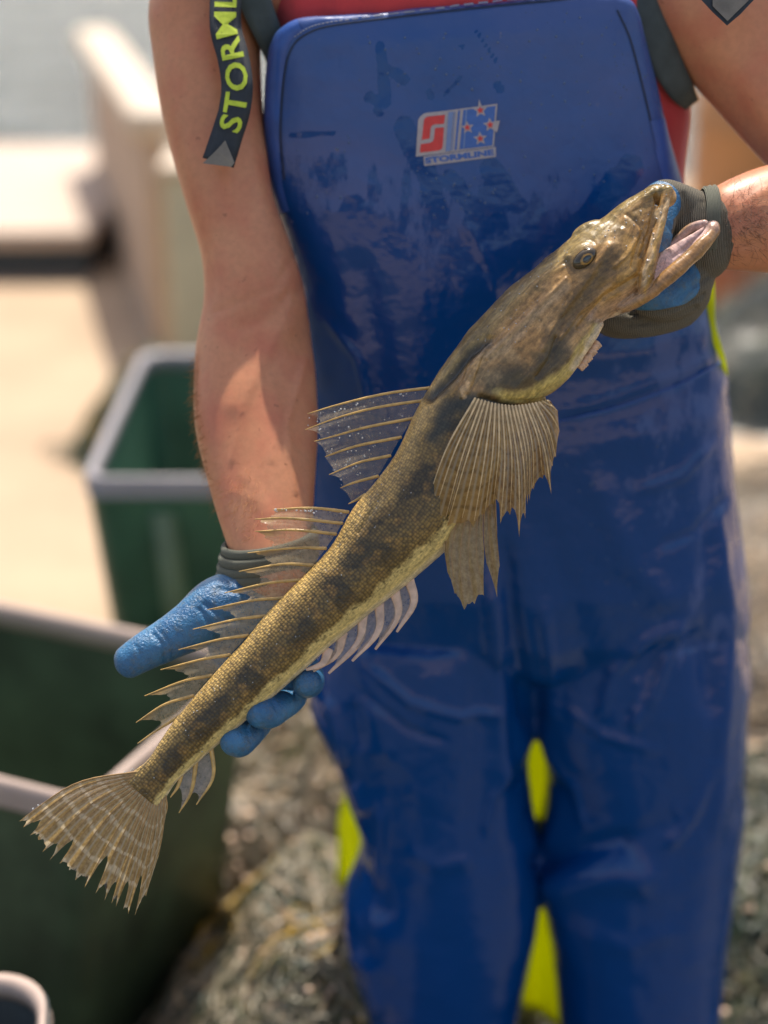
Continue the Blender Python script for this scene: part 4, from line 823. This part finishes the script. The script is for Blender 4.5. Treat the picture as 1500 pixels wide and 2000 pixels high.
# fish coordinates
best = np.full(len(V), 1e9); S_ = np.zeros(len(V)); H_ = np.zeros(len(V)); HWv = np.zeros(len(V))
for i in range(len(Cn) - 1):
    a_, b_ = Cn[i], Cn[i + 1]; d_ = b_ - a_; t_ = np.clip(((px - a_[0]) * d_[0] + (py - a_[1]) * d_[1]) / (d_ @ d_), 0, 1); ex, ey = px - a_[0] - t_ * d_[0], py - a_[1] - t_ * d_[1]
    D2 = np.hypot(ex, ey); m = D2 < best; hw = HWf[i] + (HWf[i + 1] - HWf[i]) * t_; ax = (Dp[i] - Vp[i]) / np.linalg.norm(Dp[i] - Vp[i])
    best[m] = D2[m]; S_[m] = (arc[i] + (arc[i + 1] - arc[i]) * t_)[m]; H_[m] = ((ex * ax[0] + ey * ax[1]) / hw)[m]; HWv[m] = hw[m]
H_ = np.clip(H_, -1, 1); front = (N @ -VIEW)
headm = np.clip((arc[10] - S_) / 0.02, 0, 1)
disp = np.zeros(len(V)); fr = np.clip(front * 3, 0, 1)
grooves = [([(838, 775), (880, 735), (915, 690), (952, 664)], 11, -0.0045), ([(965, 660), (1010, 620), (1060, 570)], 4, -0.0012), ([(1000, 600), (1060, 545), (1100, 520)], 5, 0.001), ([(1190, 480), (1150, 540), (1090, 620), (1060, 680)], 7, 0.0022), ([(1245, 540), (1180, 580), (1130, 640)], 5, -0.0024), ([(1105, 545), (1060, 590), (1000, 650), (950, 700)], 4, 0.0016), ([(1190, 560), (1130, 610), (1095, 660)], 4, 0.0016), ([(1088, 660), (1075, 700), (1050, 735)], 5, -0.002), ([(1110, 500), (1040, 560), (960, 640)], 4, 0.0014), ([(1225, 420), (1250, 440), (1262, 470)], 4, -0.0014), ([(1200, 520), (1225, 500), (1240, 470)], 4, 0.0014), ([(1235, 520), (1245, 480), (1262, 440)], 4, -0.0016),
           ([(1215, 450), (1205, 500), (1200, 550)], 6, 0.0014), ([(1160, 470), (1200, 430), (1250, 390)], 6, -0.0012), ([(1300, 390), (1283, 440), (1268, 495), (1256, 545)], 3.5, -0.0018), ([(940, 778), (1000, 795), (1060, 790)], 8, -0.004), ([(915, 765), (935, 700), (955, 668)], 5, 0.0015),
           ([(1290, 372), (1280, 400), (1268, 450), (1250, 500)], 4, -0.0014), ([(715, 985), (680, 1040), (640, 1110)], 5, -0.001), ([(1290, 520), (1345, 480), (1385, 445)], 4, -0.001),
           ([(760, 940), (735, 985), (700, 1040)], 5, -0.0012)]
for pts, wdt, amp in grooves:
    d_, t_, s_ = segdist(px, py, pts); disp += np.exp(-(d_ / wdt) ** 2) * amp * fr
disp += nz(V, 45, (2, 2, 9)) * 0.0008 * headm + nz(V, 90) * 0.0005 * headm + nz(V, 160, (4, 0, 0)) * 0.0003 * headm + nz(V, 30) * 0.0005
V += N * disp[:, None]; setV(me, V)
# colouring
n1 = nz(V, 38); n2 = nz(V, 95, (9, 9, 9)); n3 = nz(V, 16, (1, 7, 3))
def lerp(a_, b_, f): return a_ * (1 - f[:, None]) + b_ * f[:, None]
A = lambda *c_: np.array(c_)[None, :]
sst = lambda x, e0, e1: (lambda q: q * q * (3 - 2 * q))(np.clip((x - e0) / (e1 - e0), 0, 1))
c = lerp(A(.22, .145, .040) + 0 * V, A(.46, .315, .11), sst(H_ + n1 * .5, .35, .95))                           # back
lat = np.exp(-((H_ - .02 + n3 * .25) / .50) ** 2); barp = 0.5 + 0.5 * np.sin(S_ * 105 + n3 * 5)
c = lerp(c, A(.030, .022, .008), np.clip(lat * (0.55 + 0.8 * sst(barp + n1 * 1.2, .3, .9)), 0, .92))
c = lerp(c, A(.24, .14, .035), np.clip(sst(n2, .05, .4) * lat * .6, 0, 1))
hbel = -0.52 + n2 * 0.10 + n1 * .06
bel = sst(-H_, -hbel, -hbel + .16) * (1 - headm)
c = lerp(c, A(.66, .54, .24), bel); c = lerp(c, A(.68, .60, .42), sst(-H_, .84, .95) * (1 - headm))
spk = sst(nz(V, 420), .22, .34) * np.clip(1.0 - np.abs(-H_ - .62) / .22, 0, 1) * (1 - headm); c = lerp(c, A(.045, .035, .015), spk * .8)
# head
hc = lerp(A(.34, .20, .075) + 0 * V, A(.50, .32, .15), sst(n1, -.1, .4)); hc = lerp(hc, A(.17, .115, .045), sst(n2 + n1 * .6, .12, .5) * .75)
hc = lerp(hc, A(.27, .20, .08), sst(H_, .45, .8))
def blob(cc_, pts, r_, colr, k=1.0, soft=1.0):
    d_, t_, s_ = segdist(px + n2 * 10, py + n1 * 10, pts); return lerp(cc_, A(*colr) + 0 * V, k * np.clip(1 - (d_ / r_) ** 2, 0, 1) ** soft)
hc = blob(hc, [(1200, 500), (1150, 560), (1100, 620), (1075, 660)], 26, (.10, .062, .018), .85)
hc = blob(hc, [(1105, 560), (1050, 610), (990, 670), (950, 700)], 13, (.44, .32, .20), .7)
hc = blob(hc, [(1120, 640), (1080, 690), (1040, 720)], 12, (.10, .07, .03), .7)
hc = blob(hc, [(1100, 470), (1000, 570), (900, 680)], 14, (.16, .115, .045), .8)
hc = blob(hc, [(1175, 470), (1230, 430), (1280, 375)], 12, (.20, .14, .05), .6)
hc = blob(hc, [(1105, 500), (1120, 530), (1160, 515)], 7, (.10, .07, .03), .7)
hc = blob(hc, [(1235, 480), (1220, 560), (1180, 590)], 26, (.48, .29, .09), .8)
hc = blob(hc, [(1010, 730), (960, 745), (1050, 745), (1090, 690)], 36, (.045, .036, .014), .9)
hc = blob(hc, [(1240, 570), (1170, 620)], 22, (.46, .30, .21), .8)
hc = blob(hc, [(1165, 650), (1130, 700), (1090, 742), (1040, 772), (980, 772)], 17, (.55, .45, .16), .95)
hc = blob(hc, [(1210, 612), (1165, 650), (1120, 715)], 9, (.62, .50, .38), .9)
hc = blob(hc, [(960, 740), (925, 740), (945, 690), (1000, 690)], 20, (.34, .25, .14), .6)
c = lerp(c, hc, headm)
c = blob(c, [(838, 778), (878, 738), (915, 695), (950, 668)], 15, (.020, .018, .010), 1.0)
c = blob(c, [(850, 850), (880, 790), (930, 785), (1000, 795)], 22, (.024, .028, .024), .9)  # shade under the gill cover edge, painted into the skin colour
c = blob(c, [(905, 775), (912, 745)], 7, (.60, .42, .25), .8)
# jaws
c = blob(c, [(1300, 390), (1284, 440), (1268, 500), (1257, 550)], 8, (.58, .43, .27), .95)
c = blob(c, [(1292, 430), (1280, 475), (1272, 520), (1262, 565)], 6, (.42, .26, .07), .9)
inner = ((px > 1240) & (py > 425)); up_in = (dd > FD - 0.014)
ms, _t, sg = segdist(px, py, [(1255, 585), (1300, 543), (1350, 497), (1410, 435)])
upper_side = np.sign((px - 1255) * (435 - 585) - (py - 585) * (1410 - 1255))      # sign of side of the rim line
mjaw, t2, _ = segdist(px, py, [(1262, 555), (1300, 520), (1340, 478), (1378, 446)])
pink = np.clip(1 - (mjaw / 30) ** 4, 0, 1) * (dd > FD - 0.019) * (px > 1255) * (py > 430)
maxil, _, _ = segdist(px, py, [(1304, 372), (1288, 440), (1266, 520), (1256, 570)]); pink *= (maxil > 16)
c = lerp(c, A(.72, .50, .46) + .12 * n2[:, None], pink)
c = lerp(c, A(.36, .20, .085), np.clip(1 - (segdist(px, py, [(1262, 582), (1300, 548), (1340, 512), (1372, 480), (1398, 450)])[0] / 17) ** 4, 0, 1) * (dd < FD - 0.012) * (px > 1262))
c = blob(c, [(1398, 445), (1385, 440)], 14, (.40, .24, .18), .8)
c = np.clip(c * np.where((pink > .5)[:, None], 1.0, np.array([[0.98, 0.93, .80]])), 0.004, 1)
addattr(me, 'Col', 'FLOAT_COLOR', np.hstack([c, np.ones((len(c), 1))]))
ang = np.arcsin(H_); addattr(me, 'fst', 'FLOAT_VECTOR', np.stack([S_, ang * HWv * k_ * 0.8, 0 * S_], 1))
addattr(me, 'scl', 'FLOAT', (1 - headm) * (0.95 - 0.85 * bel) * np.interp(S_, [arc[9], arc[13]], [.2, 1]))
fish = empty('fish', tuple(P(800, 900, FD)), 'long brown mottled flathead fish with spiny fins, held diagonally in both gloves', 'fish')
fb = link('fish_body', me, M_fish, fish); FV = V.copy()
# eye
b = NB('fish_eye'); at = b.attr('er').outputs['Fac']
b.p(Base_Color=b.ramp(b.math('ADD', at, b.math('MULTIPLY', b.math('SUBTRACT', b.noise(500, 3), .5), .12)), [(0.0, (.05, .075, .095)), (0.34, (.012, .014, .014)), (0.42, (.34, .19, .035)), (0.54, (.22, .12, .025)), (0.62, (.03, .022, .010)), (1.0, (.05, .035, .015))]), Roughness=0.12, Coat_Weight=0.5, Coat_Roughness=0.02); M_feye = b.m
def ellipsoid_px(px, py, D, r1, r2, r3, ang):
    k = D / F; U = np.array([0, SP, CP]); X = np.array([1., 0, 0]); a = math.radians(ang)
    return ellipsoid(P(px, py, D), [(X * math.cos(a) + U * math.sin(a)) * r1 * k, (-X * math.sin(a) + U * math.cos(a)) * r2 * k, VIEW * r3 * k], 48, 36)
def eye(px_, py_, D_, r1, r2, ang):
    Vv, Ff = ellipsoid_px(px_, py_, D_, r1, r2, r2 * .9, ang); o = mk('eye', Vv, Ff, M_feye, fish); v = np.array(Vv); x, y, d_ = proj(v)
    a_ = math.radians(ang); ex, ey = x - px_ - 5, y - py_ - 1; u = (ex * math.cos(a_) - ey * math.sin(a_)) / r1; w_ = (ex * math.sin(a_) + ey * math.cos(a_)) / r2
    q_ = np.hypot(u, w_); addattr(o.data, 'er', 'FLOAT', np.clip(q_ + 0.16 * np.clip(-u * .5 + w_ * .9, -1, 1) * q_ + (0.25 * np.clip(u, 0, 1) * (q_ > .35)), 0, 1)); return o
eye(1142, 505, FD - .0262, 28, 17, 40); eye(1150, 447, FD + .014, 18, 13, 25)

# fins
def fin(name, rays, notch, mats, rayr, depth=0.0, wave=0.0, spot=None, ragged=0.0, flat=1.0, tl=1.0, reach=0.96, sub=6, doff=None, asym=False):
    """rays: list of [base, (via), tip] photo px; membrane stretched between"""
    n = len(rays); R = []
    for i, r_ in enumerate(rays):
        r_ = [np.array(q, float) for q in r_]; R.append([cr(r_, t) for t in np.linspace(0, len(r_) - 1, 12)])
    R = np.array(R)                                   # n,12,2
    def pos(x, y, u, v):
        return P(x, y, FD + depth + (doff(u, v) if doff else 0) + wave * math.sin(u * 2.1) * v + 0.0012 * math.cos(u * 2 * math.pi) * v)
    V = []; UV = []; SPT = []; Fc = []; M = []
    vv = np.linspace(0, 1, 14); cols = (n - 1) * sub + 1
    cc_ = [(i, k / sub) for i in range(n - 1) for k in range(sub + 1)]; cols = len(cc_)
    for i, f in cc_:
        u = i + min(max(f, 0.001), 0.999)
        cut = notch[i] if hasattr(notch, '__len__') else notch
        ext = reach * ((1 - cut * min(1.0, f * 1.25) ** 0.85 - 0.03 * math.sin(f * 3.14)) if asym else (1 - cut * (4 * f * (1 - f)) ** 0.6)) * (1 - ragged * abs(noise.noise(Vector((u * 5.3, 1.7, 0.3)))))
        for v in vv:
            a_ = v * ext; k = a_ * 11; q0 = int(min(k, 10)); g = k - q0
            pa = R[i][q0] * (1 - g) + R[i][q0 + 1] * g; pb = R[i + 1][q0] * (1 - g) + R[i + 1][q0 + 1] * g; p_ = pa * (1 - f) + pb * f
            V.append(pos(p_[0], p_[1], u, a_)); UV.append((u, a_, 0)); SPT.append(spot(p_[0], p_[1]) if spot else 0)
    for j in range(cols - 1):
        if (j + 1) % (sub + 1) == 0: continue
        for q in range(13): a_ = j * 14 + q; Fc.append((a_, a_ + 14, a_ + 15, a_ + 1)); M.append(0)
    if rayr:
        for i in range(n):
            qq = np.linspace(0, 11 * tl, 12); pts = [pos(np.interp(q, range(12), R[i][:, 0]), np.interp(q, range(12), R[i][:, 1]), i, q / 11) for q in qq]; rr_ = [rayr * (1 - 0.75 * (q / 11) ** 1.3) for q in range(12)]
            V2, F2 = sweep(pts, [r * 1.3 * flat for r in rr_], [r / flat for r in rr_], 8); o_ = len(V); V += V2; UV += [(i, .5, 0)] * len(V2); SPT += [0] * len(V2); Fc += [tuple(k + o_ for k in f) for f in F2]; M += [1] * len(F2)
    o = mk(name, V, Fc, mats, fish, True, M); addattr(o.data, 'fuv', 'FLOAT_VECTOR', UV); addattr(o.data, 'spot', 'FLOAT', SPT); return o
D1 = [[(842, 757), (751, 769), (662, 790), (601, 808)], [(835, 781), (740, 795), (662, 815), (597, 839)], [(806, 817), (713, 835), (655, 851), (614, 862)], [(783, 854), (700, 870), (648, 887), (635, 892)],
      [(762, 890), (702, 903), (643, 927)], [(738, 930), (690, 943), (665, 953)], [(713, 966), (695, 977), (681, 984)]]
fin('dorsal_fin', D1, [.13, .10, .09, .08, .15, .2], [M_memb, M_ray], 0.0011, 0.004, 0.003, reach=1.0, sub=10, asym=True)
D2 = [[(680, 1000), (609, 992), (533, 995)], [(668, 1022), (564, 1012), (498, 1014)], [(656, 1043), (574, 1035), (498, 1038)], [(636, 1071), (574, 1070), (484, 1080)], [(612, 1104), (550, 1102), (467, 1116)], [(584, 1133), (522, 1139), (439, 1158)], [(553, 1168), (491, 1173), (405, 1191)],
      [(518, 1203), (460, 1210), (377, 1229)], [(484, 1241), (429, 1249), (349, 1269)], [(449, 1279), (394, 1288), (314, 1308)], [(414, 1319), (356, 1331), (283, 1359)], [(377, 1359), (321, 1376), (266, 1411)], [(352, 1398), (310, 1424), (269, 1452)]]
fin('dorsal_fin', D2, [.12, .14, .22, .3, .36, .4, .42, .44, .48, .5, .52, .5], [M_memb3, M_ray], 0.0012, 0.002, 0.004, reach=0.99, sub=12, ragged=0.12, asym=True)
AN = [[(806, 1138), (808, 1178), (775, 1234)], [(779, 1163), (776, 1205), (733, 1268)], [(748, 1182), (738, 1233), (688, 1291)], [(717, 1208), (700, 1255), (642, 1315)], [(677, 1243), (657, 1278), (612, 1311)], [(650, 1276), (630, 1296), (598, 1308)]]
AN = [[tuple(np.array(r[0]) + np.array((-8, -8)))] + r[1:] for r in AN]
fin('anal_fin', AN, [.36, .36, .36, .36, .2], [M_memb2, M_raypale], 0.0020, 0.0, 0.003, flat=1.8, reach=0.98, sub=10, asym=True)
AN2 = [[(412, 1455), (416, 1518), (384, 1571)], [(384, 1480), (374, 1544), (350, 1587)], [(356, 1505), (348, 1535), (333, 1557)]]
fin('anal_fin', AN2, [.38, .42], [M_memb2, M_ray], 0.0017, 0.0, 0.002, reach=0.97, sub=10, asym=True)
# caudal
edge = [(33, 1607), (40, 1620), (57, 1633), (69, 1645), (82, 1665), (96, 1681), (112, 1692), (130, 1706), (145, 1722), (165, 1734), (186, 1746), (204, 1759), (216, 1769), (225, 1775), (239, 1782), (250, 1786), (263, 1790), (285, 1752), (309, 1676), (320, 1600)]
tb0, tb1 = np.array((276, 1506.)), np.array((322, 1546.)); TR = []
for i, e_ in enumerate(edge):
    f = i / (len(edge) - 1); b_ = tb0 + (tb1 - tb0) * f; e_ = np.array(e_, float); mid = b_ * .5 + e_ * .5 + np.array((-8, -26)) * (1 - f) + np.array((7, 6)) * f * .8; TR.append([tuple(b_), tuple(mid), tuple(e_)])
spots = [(142, 1705), (168, 1719), (204, 1735), (223, 1753), (246, 1762)]
nt_ = [.05, .12, .04, .05, .10, .20, .05, .05, .06, .28, .08, .16, .05, .22, .04, .30, .05, .04, .03]
fin('tail_fin', TR, nt_, [M_tailm, M_raytan], 0.0007, -0.002, 0.002, tl=0.95, spot=lambda x, y: max(np.exp(-((x - sx_) ** 2 + (y - sy_) ** 2) / 60.0) for sx_, sy_ in spots), reach=1.0, sub=8, ragged=0.05)
# pelvic (below) then pectoral (over it)
PV = [[(925, 900), (872, 1010), (864, 1062)], [(930, 900), (876, 1030), (874, 1120)], [(935, 900), (885, 1050), (888, 1160)], [(940, 900), (900, 1060), (907, 1195)], [(943, 900), (915, 1060), (927, 1180)], [(946, 900), (930, 1060), (945, 1163)], [(950, 900), (942, 1020), (946, 1085)]]
fin('pelvic_fin', PV, .03, [M_pelv, M_raytan], 0.0006, -0.020, 0.002, tl=0.93, reach=1.0, sub=6, ragged=.03)
PV2 = [[(950, 900), (945, 1030), (950, 1100)], [(955, 900), (955, 1040), (971, 1167)], [(960, 900), (966, 1010), (976, 1105)], [(962, 900), (968, 990), (971, 1050)]]
fin('pelvic_fin', PV2, .04, [M_pelv, M_raytan], 0.0006, -0.016, 0.002, tl=0.93, reach=1.0, sub=6)
tips = [(833, 985), (846, 1010), (868, 1022), (872, 1032), (900, 1024), (924, 1030), (946, 1008), (962, 990), (977, 1025), (996, 1006), (1014, 1050), (1026, 1014), (1030, 990), (1034, 980), (1042, 958), (1060, 935), (1077, 966), (1080, 910), (1086, 895), (1093, 842), (1090, 803), (1076, 784)]
b0, b1 = np.array((928, 778.)), np.array((1066, 782.)); PR = []
for i, e_ in enumerate(tips):
    f = i / (len(tips) - 1); b_ = b0 + (b1 - b0) * f + np.array((0, 12 * math.sin(f * 3.14))); e_ = np.array(e_, float); mid = b_ * .5 + e_ * .5 + np.array((-8, -6)) * (1 - f) + np.array((26, -6)) * f * (1 - f) * 2; PR.append([tuple(b_), tuple(mid), tuple(e_)])
fin('pectoral_fin', PR, [.03, .02, .10, .02, .03, .04, .05, .12, .05, .12, .10, .14, .08, .06, .06, .10, .10, .06, .04, .03, .03], [M_pect, M_raypec], 0.0008, -0.034, 0.0, tl=0.95, reach=1.0, sub=6, ragged=.03, doff=lambda u, v: -0.010 * math.sin(v * 3.1) + 0.006 * v)
# gill filaments under the throat
mb = MB()
for i in range(16):
    x = 1124 + i * 2.2; y = 713 - i * 3.1; V_, F_ = limb([(x, y, FD - .004 + .001 * (i % 3), 4), (x + 9, y + 3 + (i % 3), FD - .008, 4.5), (x + 13 + (i % 4), y + 9, FD - .006, 3)], 6, 3); mb.add(V_, F_)
M_gill = simple('gill_frill', (0.62, 0.40, 0.26), 0.4, 0.3, 200); mb.build('throat_frill', M_gill, fish)
# water drops and bubbles
b = NB('water_drop'); b.p(Base_Color=(0.85, 0.88, 0.9), Roughness=0.05, Transmission_Weight=0.7, IOR=1.33); M_drop = b.m
r_ = np.random.default_rng(11); mb = MB()
for k in range(90):
    f, g = r_.random(), r_.random() ** 0.8; q = f * 5.0; i = int(q); a_ = np.array(cr(D1[i], min(len(D1[i]) - 1.001, g * (len(D1[i]) - 1)))); c_ = np.array(cr(D1[i + 1], min(len(D1[i + 1]) - 1.001, g * (len(D1[i + 1]) - 1)))); p_ = a_ + (c_ - a_) * (0.1 + 0.8 * (q - i))
    rad = r_.uniform(0.5, 1.8); mb.add(*pxell(p_[0] + 3, p_[1], FD + 0.001, rad, rad, rad * .6))
for (xa, ya, xb, yb, n_) in ((533, 996, 675, 1002, 22), (60, 1580, 265, 1502, 34), (590, 1140, 660, 1060, 12), (480, 1255, 560, 1160, 14)):
    for k in range(n_):
        t_ = r_.random(); rad = r_.uniform(0.8, 2.0); mb.add(*pxell(xa + (xb - xa) * t_, ya + (yb - ya) * t_ + r_.normal() * 1.2 - 1, FD + 0.001, rad * 1.3, rad, rad))
tag(mb.build('bubbles', M_drop, fish), kind='stuff')
bvf = BVHTree.FromPolygons([tuple(v) for v in FV], [tuple(p.vertices) for p in fb.data.polygons]); mb = MB()
for (poly, n_, sd, r0, r1) in (([(1290, 375), (1230, 420), (1180, 460)], 34, 22, 0.8, 2.4), ([(1285, 400), (1272, 470), (1262, 540)], 10, 4, 1, 2.4), ([(1120, 480), (1010, 600), (900, 740)], 40, 22, 0.6, 1.6), ([(800, 900), (700, 1030), (520, 1230), (350, 1430)], 90, 30, 0.5, 1.5), ([(270, 1500), (240, 1560)], 25, 18, 0.5, 1.6)):
    for k in range(n_):
        q = r_.random() * (len(poly) - 1); i = int(q); x = poly[i][0] + (poly[i + 1][0] - poly[i][0]) * (q - i) + r_.normal() * sd; y = poly[i][1] + (poly[i + 1][1] - poly[i][1]) * (q - i) + r_.normal() * sd
        h = bvf.ray_cast(Vector(C0), Vector(ray(x, y)).normalized())
        if h[0] is None: continue
        rad = r_.uniform(r0, r1) * k_; mb.add(*ellipsoid(np.array(h[0]), [np.array([rad, 0, 0]), np.array([0, rad, 0]), np.array([0, 0, rad])], 8, 6))
tag(mb.build('water_drops', M_drop, fish), kind='stuff')  # drops on the wet skin, also placed to add small white glints
